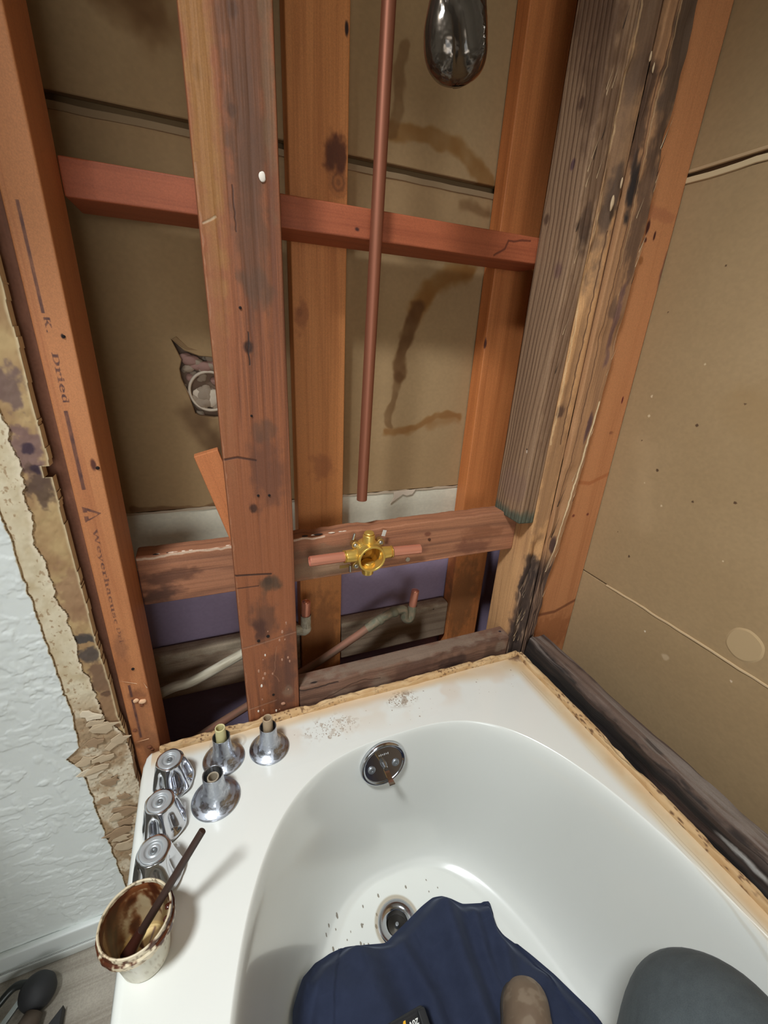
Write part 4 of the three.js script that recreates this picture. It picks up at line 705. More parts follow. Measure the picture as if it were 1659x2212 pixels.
// ---- chrome
const rngC = rng(3);
const chromeMap = dataTex(256, 256, (s, t) => 0.24 + 0.3 * sst(0.4, 0.65, fbm(s * 9, t * 9, 151, 4)) + 0.1 * fbm(s * 60, t * 60, 153, 2), false);
chromeMap.wrapS = chromeMap.wrapT = THREE.RepeatWrapping;
const chrome = new THREE.MeshStandardMaterial({ color: sgl(206, 208, 214), metalness: 1, roughness: 0.12 });
const oldChrome = new THREE.MeshStandardMaterial({ color: sgl(186, 190, 198), metalness: 1, roughness: 1, roughnessMap: chromeMap });
const dullChrome = new THREE.MeshStandardMaterial({ color: sgl(170, 174, 178), metalness: 0.9, roughness: 0.42 });
{
  // overflow plate on the back wall of the basin
  const t = thing('overflow_plate', 'round chrome overflow plate with a trip lever on the basin end wall', 'overflow', [0.3795, 0.352, 0.1285]);
  const tilt = -0.16;
  const R = g => { g.rotateX(Math.PI / 2 + tilt); return g; };
  const plate = mesh('plate', R(lathe([[0, 0.0015], [0.036, 0.0015], [0.0378, 0.0035], [0.0405, 0.0048], [0.0432, 0.0035], [0.0445, 0], [0.0435, -0.006], [0, -0.006]], 72)), chrome, t);
  const screw = () => lathe([[0, 0.0022], [0.002, 0.0022], [0.0024, 0.0034], [0.0062, 0.003], [0.0072, 0.0014], [0.0072, 0], [0, 0]], 28);
  for (const x of [-0.0235, 0.0235]) mesh('screw', R(screw().translate(x, 0.0012, 0.004)), dullChrome, plate);
  const markM = std([226, 228, 228], 0.5);
  // faint stamped marks in a row, too worn to read
  for (let i = 0; i < 6; i++) mesh('stamped_mark', R(new THREE.BoxGeometry(0.0011, 0.0004, 0.0022 + 0.0016 * (i % 2)).translate(-0.0085 + i * 0.0034, 0.0016, -0.0215)), markM, plate);
  const lv = [new THREE.BoxGeometry(0.0085, 0.042, 0.0022, 4, 10, 1).translate(0, 0.021, 0), rodGeo([0, 0, 0], [0, 0.012, 0], 0.006, 0.0045)];
  const lever = mergeGeometries(lv.map(g => g.toNonIndexed()));
  warpGeo(lever, (x, y, z) => [x * (1 + 0.25 * sst(0.03, 0.042, y)), y, z + 0.006 * sst(0.008, 0.042, y)]);
  mesh('trip_lever', R(lever), chrome, t);
  // drain
  const d = thing('drain', 'round chrome tub drain half hidden under the navy cloth', 'drain', [DRAIN[0], 0.0575, DRAIN[1]]);
  const dfl = mesh('drain_flange', lathe([[0.0195, -0.03], [0.0195, -0.004], [0.021, 0.0], [0.027, 0.002], [0.034, 0.0028], [0.0365, 0.0014], [0.037, -0.001]], 64), chrome, d);
  mesh('strainer', lathe([[0, -0.012], [0.006, -0.0125], [0.0075, -0.0155], [0.0193, -0.0165], [0.0193, -0.0185], [0, -0.0185]], 40), std([70, 66, 60], 0.5, 0.8), dfl);
  mesh('stopper_post', rodGeo([0, -0.0185, 0], [0, -0.004, 0], 0.005, 0.0035), dullChrome, d);
}
// ---- three faucet flanges (escutcheons) with their stems standing on the rim
const bellProfile = [[0.0336, 0], [0.0339, 0.0012], [0.0325, 0.0032], [0.0285, 0.0052], [0.0232, 0.0078], [0.0188, 0.0122], [0.0163, 0.0185], [0.0149, 0.0265], [0.0142, 0.038], [0.0139, 0.0515], [0.0131, 0.0518], [0.0127, 0.0505], [0.0127, 0.006], [0.0, 0.006]];
function flange(label, x, z, stemH, stemCol, tiltX = 0, tiltZ = 0, s = 1) {
  const t = thing('faucet_flange', label, 'faucet flange', [x, RIM + 0.0004, z], 'chrome flanges on the tub rim');
  const T = g => { g.scale(s, s, s); g.rotateX(tiltX); g.rotateZ(tiltZ); return g; };
  const b = lathe(bellProfile, 72); const u = b.attributes.uv; for (let i = 0; i < u.count; i++) u.setXY(i, u.getX(i) * 2, u.getY(i) * 2);
  mesh('bell', T(b), oldChrome, t);
  const st = lathe([[0.0054, stemH - 0.03], [0.0054, stemH], [0.0078, stemH + 0.0004], [0.0082, stemH - 0.001], [0.0086, 0.0065], [0, 0.0065]], 14);
  const stem = mesh('stem', T(st), std(stemCol, 0.65), t);
  mesh('stem_plug', T(lathe([[0, stemH - 0.016], [0.0055, stemH - 0.016], [0.0055, stemH - 0.02]], 14)), std([70, 60, 46], 0.9), stem);
}
flange('chrome faucet flange with a brown stem standing apart near the face board', 0.187, 0.0665, 0.071, [176, 152, 122]);
flange('chrome faucet flange with a pale yellow stem behind the other flange', 0.1125, 0.0615, 0.0715, [214, 204, 150]);
flange('nearest chrome faucet flange with its stem sunk inside the collar', 0.098, 0.1275, 0.046, [168, 154, 132], 0, 0, 1.06);
// ---- three fluted chrome handles
{
  const capM = std([178, 182, 184], 0.38, 0.35), capD = std([118, 122, 124], 0.4, 0.4);
  function handle(label, x, z, turn, s = 1) {
    const t = thing('tap', label, 'tap', [x, RIM + 0.0004, z], 'fluted chrome tap tops on the tub rim');
    t.rotation.y = turn; t.scale.setScalar(s);
    const nu = 120, nv = 44, pos = [], uv = [], idx = [];
    const H = 0.056;
    for (let j = 0; j <= nv; j++) for (let i = 0; i <= nu; i++) {
      const v = j / nv, th = i / nu * Math.PI * 2;
      const y = H * Math.min(1, v * 1.08);
      const q = clamp(v * 1.08);
      let r = q < 0.14 ? lerp(0.027, 0.0305, sst(0, 0.14, q)) : lerp(0.0305, 0.0195, Math.pow((q - 0.14) / 0.86, 1.15));
      const fl = sst(0.02, 0.3, q) * (1 - 0.72 * sst(0.66, 0.97, q));
      const lobe = Math.abs(Math.cos(th * 3));                      // six deep flutes between sharp ribs
      r *= 1 - 0.36 * fl * Math.pow(1 - lobe, 0.75) * (0.6 + 0.4 * Math.sin(q * Math.PI));
      if (v * 1.08 > 1) r *= 1 - (v * 1.08 - 1) / 0.08 * 0.42;      // flat top
      const bev = v > 0.9 ? 0.0012 * sst(0.9, 0.93, v) : 0;
      pos.push(r * Math.cos(th), y - bev * 0, r * Math.sin(th)); uv.push(i / nu, v);
    }
    for (let j = 0; j < nv; j++) for (let i = 0; i < nu; i++) { const a = j * (nu + 1) + i, b = a + 1, c = a + nu + 1, d = c + 1; idx.push(a, c, b, b, c, d); }
    const g = new THREE.BufferGeometry(); g.setAttribute('position', new THREE.Float32BufferAttribute(pos, 3)); g.setAttribute('uv', new THREE.Float32BufferAttribute(uv, 2)); g.setIndex(idx); smoothByPosition(g);
    mesh('handle_body', g, chrome, t);
    const cap = mesh('index_cap', lathe([[0.0162, H - 0.002], [0.0162, H + 0.0008], [0.0152, H + 0.0014], [0.0112, H + 0.0014], [0.0102, H + 0.0004], [0.0096, H - 0.0014], [0.0075, H - 0.0016], [0.0069, H - 0.0004], [0.0052, H - 0.0004], [0.0046, H - 0.0016], [0.0, H - 0.0018]], 48), capM, t);
    mesh('cap_screw', lathe([[0.0042, H - 0.0016], [0.0038, H - 0.0002], [0.0018, H - 0.0006], [0, H - 0.0016]], 20), capD, cap);
    return t;
  }
  handle('fluted chrome tap top nearest the stamped stud', 0.0375, 0.0815, 0.3);
  handle('middle fluted chrome tap top in the row of three', 0.0285, 0.146, 0.7);
  handle('fluted chrome tap top touching the paste cup', 0.0262, 0.211, 1.15, 1.02);
}
// ---- cup of brown paste and its brush stick
{
  const cx = 0.0175, cz = 0.2885;
  const t = thing('paste_cup', 'small plastic cup smeared inside with brown paste on the tub rim', 'cup', [cx, RIM + 0.0003, cz]);
  const H = 0.078;
  const vc = (g, fn) => { const p = g.attributes.position, c = new Float32Array(p.count * 3); for (let i = 0; i < p.count; i++) { const q = fn(p.getX(i), p.getY(i), p.getZ(i)).map(k => Math.pow(k / 255, 2.2)); c.set(q, i * 3); } g.setAttribute('color', new THREE.BufferAttribute(c, 3)); return g; };
  const dense = (pts, n = 6) => { const o = []; for (let i = 0; i < pts.length - 1; i++) for (let k = 0; k < n; k++) o.push([lerp(pts[i][0], pts[i + 1][0], k / n), lerp(pts[i][1], pts[i + 1][1], k / n)]); o.push(pts[pts.length - 1]); return o; };
  const vm = new THREE.MeshPhysicalMaterial({ vertexColors: true, roughness: 0.38 });
  const addMesh = (n, g, m) => { const q = new THREE.Mesh(g, m); q.name = n; q.castShadow = q.receiveShadow = true; t.add(q); return q; };
  const outer = lathe(dense([[0, 0], [0.0225, 0], [0.0245, 0.0012], [0.0252, 0.003], [0.0318, 0.062], [0.0322, 0.0625]], 10), 110);
  addMesh('cup_wall', vc(outer, (x, y, z) => { const a = Math.atan2(z, x), n = fbm(a * 3 + 9, y * 60, 161, 3), m = fbm(a * 16 + 40, y * 420, 163, 3); let c = mix3([222, 216, 196], [196, 190, 170], n); return mix3(c, [160, 144, 120], 0.6 * sst(0.66, 0.76, m)); }), vm);
  const rim = lathe(dense([[0.0318, 0.062], [0.0368, 0.0622], [0.0382, 0.0636], [0.038, 0.0685], [0.036, 0.0702], [0.0362, 0.0745], [0.0356, H], [0.0345, H + 0.0006], [0.0335, H - 0.0004], [0.0333, 0.072]], 7), 130);
  warpGeo(rim, (x, y, z) => { const a = Math.atan2(z, x); const k = 1 + 0.02 * (fbm(a * 9 + 30, y * 300, 165, 3) - 0.5) * (y < 0.0705 ? 1.6 : 0.6); return [x * k, y + (y < 0.064 ? -0.002 * fbm(a * 12 + 30, 3, 167, 2) : 0), z * k]; });
  const rimCol = (x, y, z) => { const a = Math.atan2(z, x), n = fbm(a * 5 + 30, y * 130, 169, 4), m = fbm(a * 22 + 30, y * 400, 171, 3); let c = mix3([226, 214, 186], [204, 184, 150], n); c = mix3(c, [74, 34, 18], 0.95 * sst(0.58, 0.67, n + 0.1 * (y > 0.068 && y < 0.076 ? 1 : 0) + 0.1 * (Math.cos(a - 0.3) > 0.6 ? 1 : 0) - (y >= 0.0765 ? 0.08 : 0))); return mix3(c, [96, 78, 60], 0.7 * sst(0.63, 0.7, m)); };
  addMesh('cup_rim', vc(rim, rimCol), vm);
  const inner = lathe(dense([[0.0334, 0.0735], [0.0325, 0.0705], [0.0305, 0.056], [0.0245, 0.0075], [0.022, 0.005], [0, 0.005]], 14), 130);
  addMesh('cup_inside', vc(inner, (x, y, z) => {
    const a = Math.atan2(z, x), n = fbm(Math.cos(a) * 2.2 + 9, Math.sin(a) * 2.2 + y * 46, 173, 4), st = fbm(a * 2 + 30, y * 190 + a * 2, 175, 3);
    let c = mix3([206, 188, 152], [180, 152, 112], st);
    const side = 0.5 - 0.5 * Math.cos(a - 0.35);                       // more paste on the wall turned away from the basin
    let b = sst(0.5, 0.66, n + 0.16 * side + (y < 0.012 ? -0.06 : 0.02) + (y > 0.066 ? 0.22 : 0));
    c = mix3(c, mix3([112, 62, 34], [66, 28, 15], sst(0.55, 0.75, n + 0.1)), 0.92 * b);
    if (y < 0.012) c = mix3([236, 206, 140], c, 0.25 + 0.75 * b);
    return c;
  }), vm);
  const paste = std([72, 30, 16], 0.22);
  for (const [a, r, y, s] of [[2.3, 0.0165, 0.008, 0.0055], [2.6, 0.0145, 0.0075, 0.005], [1.9, 0.017, 0.0085, 0.0045], [1.2, 0.0205, 0.014, 0.003], [0.5, 0.0235, 0.03, 0.003], [0.2, 0.0265, 0.048, 0.0026], [-0.1, 0.031, 0.068, 0.0026], [0.3, 0.031, 0.069, 0.0024]]) mesh('paste_blob', lump(s, Math.round(a * 100 + 700), 0.4, 3).scale(1.2, 0.7, 1.2).translate(r * Math.cos(a), y, r * Math.sin(a)), paste, t);
  const k = thing('paste_brush', 'thin dark brown stick standing slanted in the paste cup', 'stick', [0.003, RIM + 0.018, 0.2905]);
  const end = [0.0885, 0.118, -0.031];
  mesh('handle', rodGeo([0, 0.004, 0], end, 0.0046, 0.0042, 20), std([58, 40, 32], 0.55), k);
  mesh('dauber', rodGeo([-0.003, -0.002, 0.001], [0.016, 0.0245, -0.006], 0.0075, 0.0052, 18), std([62, 30, 20], 0.45), k);
}

// ================================================================ PIPES AND VALVE
const copper = new THREE.MeshStandardMaterial({ color: sgl(238, 160, 132), metalness: 0.6, roughness: 0.32 });
const oldCopper = new THREE.MeshStandardMaterial({ color: sgl(150, 92, 68), metalness: 0.5, roughness: 0.5 });
const patina = (a, b, seed) => new THREE.MeshStandardMaterial({ roughness: 0.7, metalness: 0.15, map: dataTex(96, 96, (s, t) => mix3(a, b, clamp(1.6 * (fbm(s * 10, t * 14, seed, 3) - 0.25)))) });
const greenish = patina([146, 128, 104], [104, 108, 88], 181), whitish = patina([214, 206, 184], [170, 158, 134], 183), dullCu = patina([156, 106, 84], [128, 104, 84], 185);
{
  const t = thing('copper_riser', 'long copper riser pipe hanging down the middle bay with an open lower end', 'pipe', [0.389, 0.797, -0.0625]);
  mesh('pipe', pipeGeo([0, 0, 0], [0.0145, 0.69, -0.002], 0.0094), oldCopper, t);
  mesh('pipe_upper', pipeGeo([0.0145, 0.6905, -0.002], [0.033, 1.59, -0.004], 0.0094), oldCopper, t);
}
{
  const P = [0.3945, 0.7005, -0.0325];
  const t = thing('shower_valve', 'brass shower valve body with an open round mouth and two copper stubs', 'valve', P);
  const brass = new THREE.MeshStandardMaterial({ color: sgl(240, 200, 104), metalness: 0.72, roughness: 0.32 });
  const brassD = new THREE.MeshStandardMaterial({ color: sgl(176, 128, 52), metalness: 0.8, roughness: 0.45 });
  const Z = g => g.rotateX(Math.PI / 2);
  const body = Z(lathe([[0, -0.02], [0.022, -0.02], [0.0275, -0.0155], [0.029, -0.006], [0.0278, 0.002], [0.0262, 0.005], [0.0262, 0.006]], 64));
  const parts = [body, rodGeo([0, 0.015, 0], [0, 0.0405, 0], 0.0128, 0.0112, 28), rodGeo([0, 0.0405, 0], [0, 0.0455, 0], 0.0098, 0.009, 28), rodGeo([0, -0.015, 0], [0, -0.042, 0], 0.0125, 0.0108, 28), rodGeo([-0.018, 0.001, 0], [-0.0455, 0.002, 0.001], 0.0128, 0.0112, 28), rodGeo([0.018, -0.001, 0], [0.0455, -0.0015, 0.001], 0.0128, 0.0112, 28), rodGeo([-0.0455, 0.002, 0.001], [-0.047, 0.002, 0.001], 0.0118, 0.0116, 28), rodGeo([0.0455, -0.0015, 0.001], [0.047, -0.0015, 0.001], 0.0118, 0.0116, 28)];
  mesh('valve_body', parts, brass, t);
  const ring = Z(lathe([[0.0206, -0.012], [0.0206, 0.0015], [0.0216, 0.002], [0.0216, 0.0215], [0.0228, 0.0225], [0.0252, 0.0225], [0.0258, 0.0215], [0.0258, 0.0185], [0.0246, 0.0178], [0.0258, 0.0162], [0.0246, 0.0148], [0.0258, 0.0132], [0.0246, 0.0118], [0.0268, 0.0105], [0.0268, 0.004]], 72));
  mesh('threaded_mouth', ring, brass, t);
  mesh('mouth_floor', Z(lathe([[0.0206, -0.0115], [0.0125, -0.0115], [0.0118, -0.0105], [0.0105, -0.0118], [0, -0.0118]], 40)), brassD, t);
  const dk = std([42, 28, 14], 0.9);
  for (const [x, y, r] of [[0.0035, 0.0105, 0.0058], [-0.009, -0.004, 0.0026], [-0.0045, -0.0045, 0.0026], [-0.0065, 0.0125, 0.003]]) mesh('port', Z(lathe([[0, 0.0004], [r, 0.0004], [r, -0.0004]], 24)).translate(x, y, -0.0114), dk, t);
  const lugM = new THREE.MeshStandardMaterial({ color: sgl(186, 150, 88), metalness: 0.8, roughness: 0.45 }), steel = new THREE.MeshStandardMaterial({ color: sgl(190, 188, 182), metalness: 0.95, roughness: 0.3 });
  for (const [a, bx] of [[2.45, -1], [0.65, 1], [-2.35, -1], [-0.75, 1]]) {
    const x = Math.cos(a) * 0.0315, y = Math.sin(a) * 0.0315;
    mesh('screw_lug', Z(lathe([[0.0032, 0.004], [0.0068, 0.004], [0.0074, 0.0025], [0.0074, -0.008], [0.0032, -0.008]], 26)).translate(x, y, -0.006), lugM, t);
    mesh('stop_screw', [Z(lathe([[0, 0.0068], [0.0036, 0.0068], [0.0044, 0.0052], [0.0044, 0.0036], [0, 0.0036]], 20)).translate(x, y, -0.006), new THREE.BoxGeometry(0.0064, 0.0011, 0.0004).translate(x, y, 0.001)], steel, t);
  }
  mesh('mounting_tab', boardGeo([0.024, 0.0315], [0.0325, 0.045], [-0.017, -0.0155], 'y', { r: 0.0006, nl: 2 }).rotateZ(-0.25), std([226, 222, 214], 0.5, 0.3), t);
  mesh('mounting_tab', boardGeo([-0.05, -0.03], [-0.032, -0.0255], [-0.017, -0.0155], 'x', { r: 0.0006, nl: 2 }), lugM, t);
  mesh('stop_screw_side', [rodGeo([-0.032, -0.024, -0.008], [-0.032, -0.0365, -0.006], 0.0024, 0.0024, 14), rodGeo([-0.028, 0.029, -0.008], [-0.0245, 0.041, -0.009], 0.0024, 0.0024, 14)], steel, t);
  mesh('copper_stub', pipeGeo([-0.0455, 0.002, 0.001], [-0.1105, 0.0035, 0.003], 0.0094), copper, t).userData.label = 'left bright copper stub';
  mesh('copper_stub', pipeGeo([0.0455, -0.0015, 0.001], [0.106, -0.003, 0.003], 0.0092), copper, t).userData.label = 'right bright copper stub';
}
const curveTube = (pts, r, n = 60, tension = 0.5) => new THREE.TubeGeometry(new THREE.CatmullRomCurve3(pts.map(p => new THREE.Vector3(...p)), false, 'catmullrom', tension), n, r, 20);
{
  const t = thing('supply_pipe', 'copper supply pipe rising from lower left to a corroded elbow with an open stub', 'pipe', [0.55, 0.455, -0.125]);
  const q = p => [p[0] - 0.55, p[1] - 0.455, p[2] + 0.125];
  mesh('pipe', curveTube([q([0.02, 0.235, -0.13]), q([0.0975, 0.277, -0.128]), q([0.163, 0.31, -0.127]), q([0.322, 0.389, -0.126]), q([0.4, 0.433, -0.125]), q([0.44, 0.456, -0.125])], 0.0088, 50), dullCu, t);
  mesh('elbow', [curveTube([q([0.435, 0.453, -0.125]), q([0.47, 0.474, -0.125]), q([0.5, 0.486, -0.125])], 0.0104, 30), curveTube([q([0.5, 0.487, -0.125]), q([0.524, 0.486, -0.125]), q([0.53, 0.462, -0.125]), q([0.541, 0.456, -0.125]), q([0.5465, 0.468, -0.125]), q([0.5475, 0.494, -0.125])], 0.0106, 50), lump(0.0128, 7, 0.2, 3).translate(...q([0.501, 0.486, -0.125])), lump(0.0118, 8, 0.2, 3).translate(...q([0.466, 0.471, -0.125]))], greenish, t).userData.label = 'corroded grey green fittings';
  mesh('open_stub', pipeGeo(q([0.5475, 0.492, -0.125]), q([0.5515, 0.5335, -0.125]), 0.0092), copper, t).userData.label = 'bright cut copper end';
}
{
  const t = thing('supply_pipe', 'whitish supply pipe running down left with a short copper stub beside the face board', 'pipe', [0.293, 0.47, -0.125]);
  const q = p => [p[0] - 0.293, p[1] - 0.47, p[2] + 0.125];
  mesh('pipe', curveTube([q([-0.02, 0.388, -0.13]), q([0.027, 0.4065, -0.128]), q([0.07, 0.414, -0.127]), q([0.161, 0.455, -0.126]), q([0.24, 0.49, -0.125]), q([0.272, 0.492, -0.125])], 0.0098, 60), whitish, t);
  mesh('elbow', [curveTube([q([0.262, 0.492, -0.125]), q([0.28, 0.487, -0.125]), q([0.2925, 0.484, -0.125]), q([0.2945, 0.5, -0.125]), q([0.2948, 0.523, -0.125])], 0.0107, 40), lump(0.0122, 17, 0.14, 3).translate(...q([0.2935, 0.488, -0.125]))], whitish, t).userData.label = 'pale solder-smeared elbow';
  mesh('open_stub', pipeGeo(q([0.2948, 0.52, -0.125]), q([0.2962, 0.5555, -0.125]), 0.0092), copper, t).userData.label = 'bright cut copper end';
}
// ---- old round outlet box and rubble in the torn hole of the left bay
{
  const t = thing('outlet_ring', 'pale round plaster-caked ring inside the torn hole of the left bay', 'outlet', [0.152, 0.967, -0.232]);
  const grime = std([168, 150, 130], 0.9), pale = std([222, 206, 184], 0.85), dark = std([78, 62, 52], 0.95), pink = std([168, 130, 118], 0.9);
  mesh('ring', lathe([[0.031, -0.012], [0.031, 0.006], [0.0335, 0.0085], [0.036, 0.006], [0.036, -0.012]], 60).rotateX(Math.PI / 2), pale, t);
  mesh('box', lathe([[0, -0.02], [0.031, -0.02], [0.031, -0.008]], 40).rotateX(Math.PI / 2), dark, t);
  mesh('rubble_backing', new THREE.BoxGeometry(0.13, 0.17, 0.006).translate(0.0, 0.012, -0.01), std([132, 108, 90], 0.95), t);
  const r = rng(21);
  for (let i = 0; i < 30; i++) { const a = -r() * 6.28, q = 0.026 * Math.sqrt(r()); if (Math.sin(a) > 0.2 && q > 0.012) continue; mesh('plaster_lump', lump(0.007 + 0.007 * r(), 800 + i, 0.45, 2).scale(1, 1, 0.6).translate(q * Math.cos(a), q * Math.sin(a) - 0.004, 0.001), r() < 0.7 ? grime : pale, t); }
  for (let i = 0; i < 16; i++) mesh('plaster_lump', lump(0.007 + 0.006 * r(), 840 + i, 0.45, 2).scale(1.2, 0.8, 0.6).translate(-0.034 + 0.07 * r(), 0.038 + 0.02 * r(), 0.002), r() < 0.5 ? pink : grime, t);
  for (let i = 0; i < 22; i++) mesh('plaster_lump', lump(0.004 + 0.004 * r(), 860 + i, 0.5, 2).scale(1, 1, 0.5).translate(-0.045 + 0.05 * r() + 0.03 * (i % 2), -0.045 + 0.11 * r(), -0.006), r() < 0.6 ? grime : pink, t);
  const flap = (pts, seed, rx, ry, col) => { const s = new THREE.Shape(); pts.forEach((p, i) => i ? s.lineTo(...p) : s.moveTo(...p)); const g = new THREE.ExtrudeGeometry(s, { depth: 0.0016, bevelEnabled: true, bevelSize: 0.0006, bevelThickness: 0.0006, bevelSegments: 1 }); g.rotateX(rx); g.rotateY(ry); return g; };
  mesh('torn_flap', flap([[0, 0], [0.012, -0.002], [0.022, -0.026], [0.017, -0.034], [0.006, -0.018]], 1, 0.1, 0.35).translate(-0.052, 0.012, 0.012), pale, t);
  mesh('torn_flap', flap([[0, 0], [0.008, -0.016], [0.016, -0.05], [0.026, -0.062], [0.014, -0.06], [0.004, -0.03]], 2, 0.0, 0.3).translate(-0.047, -0.002, 0.013), std([150, 118, 84], 0.9), t);
  mesh('torn_flap', flap([[0, 0], [0.02, -0.016], [0.05, -0.022], [0.05, -0.019], [0.022, -0.012], [0.006, 0.004]], 3, 0.2, 0.0).translate(-0.05, 0.085, 0.018), std([150, 120, 84], 0.9), t);
}
// ---- dark shiny fitting hanging into the top of the frame
{
  const P = [0.4435, 1.385, 0.05];
  const t = thing('hanging_shower_head', 'dark shiny teardrop fitting with a bright crease hanging at the top of the frame', 'shower head', P);
  const bm = dataTex(256, 256, (s, q) => fbm(s * 16, q * 11, 191, 3), false);
  const m = new THREE.MeshPhysicalMaterial({ color: sgl(92, 82, 72), metalness: 0.85, roughness: 0.2, clearcoat: 0.6, clearcoatRoughness: 0.08, bumpMap: bm, bumpScale: 0.002 });
  const g = new THREE.SphereGeometry(1, 90, 70);
  warpGeo(g, (x, y, z) => {
    const k = y > 0 ? 1 - 0.42 * Math.pow(y, 1.3) : 1; const w = 0.0405;
    let X = x * w * k, Yy = y > 0 ? y * 0.1 : -Math.pow(-y, 0.8) * (0.041 - 0.006 * x), Zz = z * 0.026 * k;
    const crease = 0.008 - 0.34 * Yy - 0.01 * sst(0, 0.06, Yy);               // the bright fold runs from the top to the lower right
    const d = X - crease; if (z > 0) { Zz += 0.016 * Math.exp(-Math.abs(d) / 0.006) * sst(-0.035, -0.02, Yy + 0.0); Zz -= d > 0 ? 0.25 * Math.min(d, 0.03) : 0; Zz += d < 0 ? 0.006 * Math.sin(Math.min(1, -d / 0.03) * Math.PI) * -1 : 0; }
    Zz += 0.0012 * (fbm(X * 120 + 9, Yy * 90 + 9, 193, 2) - 0.5);
    return [X, Yy + 0.0, Zz];
  });
  mesh('head', g, m, t);
  mesh('neck', curveTube([[0.0, 0.085, 0], [0.01, 0.16, 0], [0.03, 0.4, -0.01], [0.04, 0.62, -0.06], [0.045, 0.66, -0.12], [0.045, 0.665, -0.19]], 0.011, 60), chrome, t);
  // out of view: the pipe strap that holds it
  board('cross_block', 'upper cross block above the frame that carries the shower neck', 'board', [0.251, 0.703], [2.02, 2.075], [-0.174, -0.135], 'x', std([190, 122, 80], 0.8), { r: 0.003 });
}

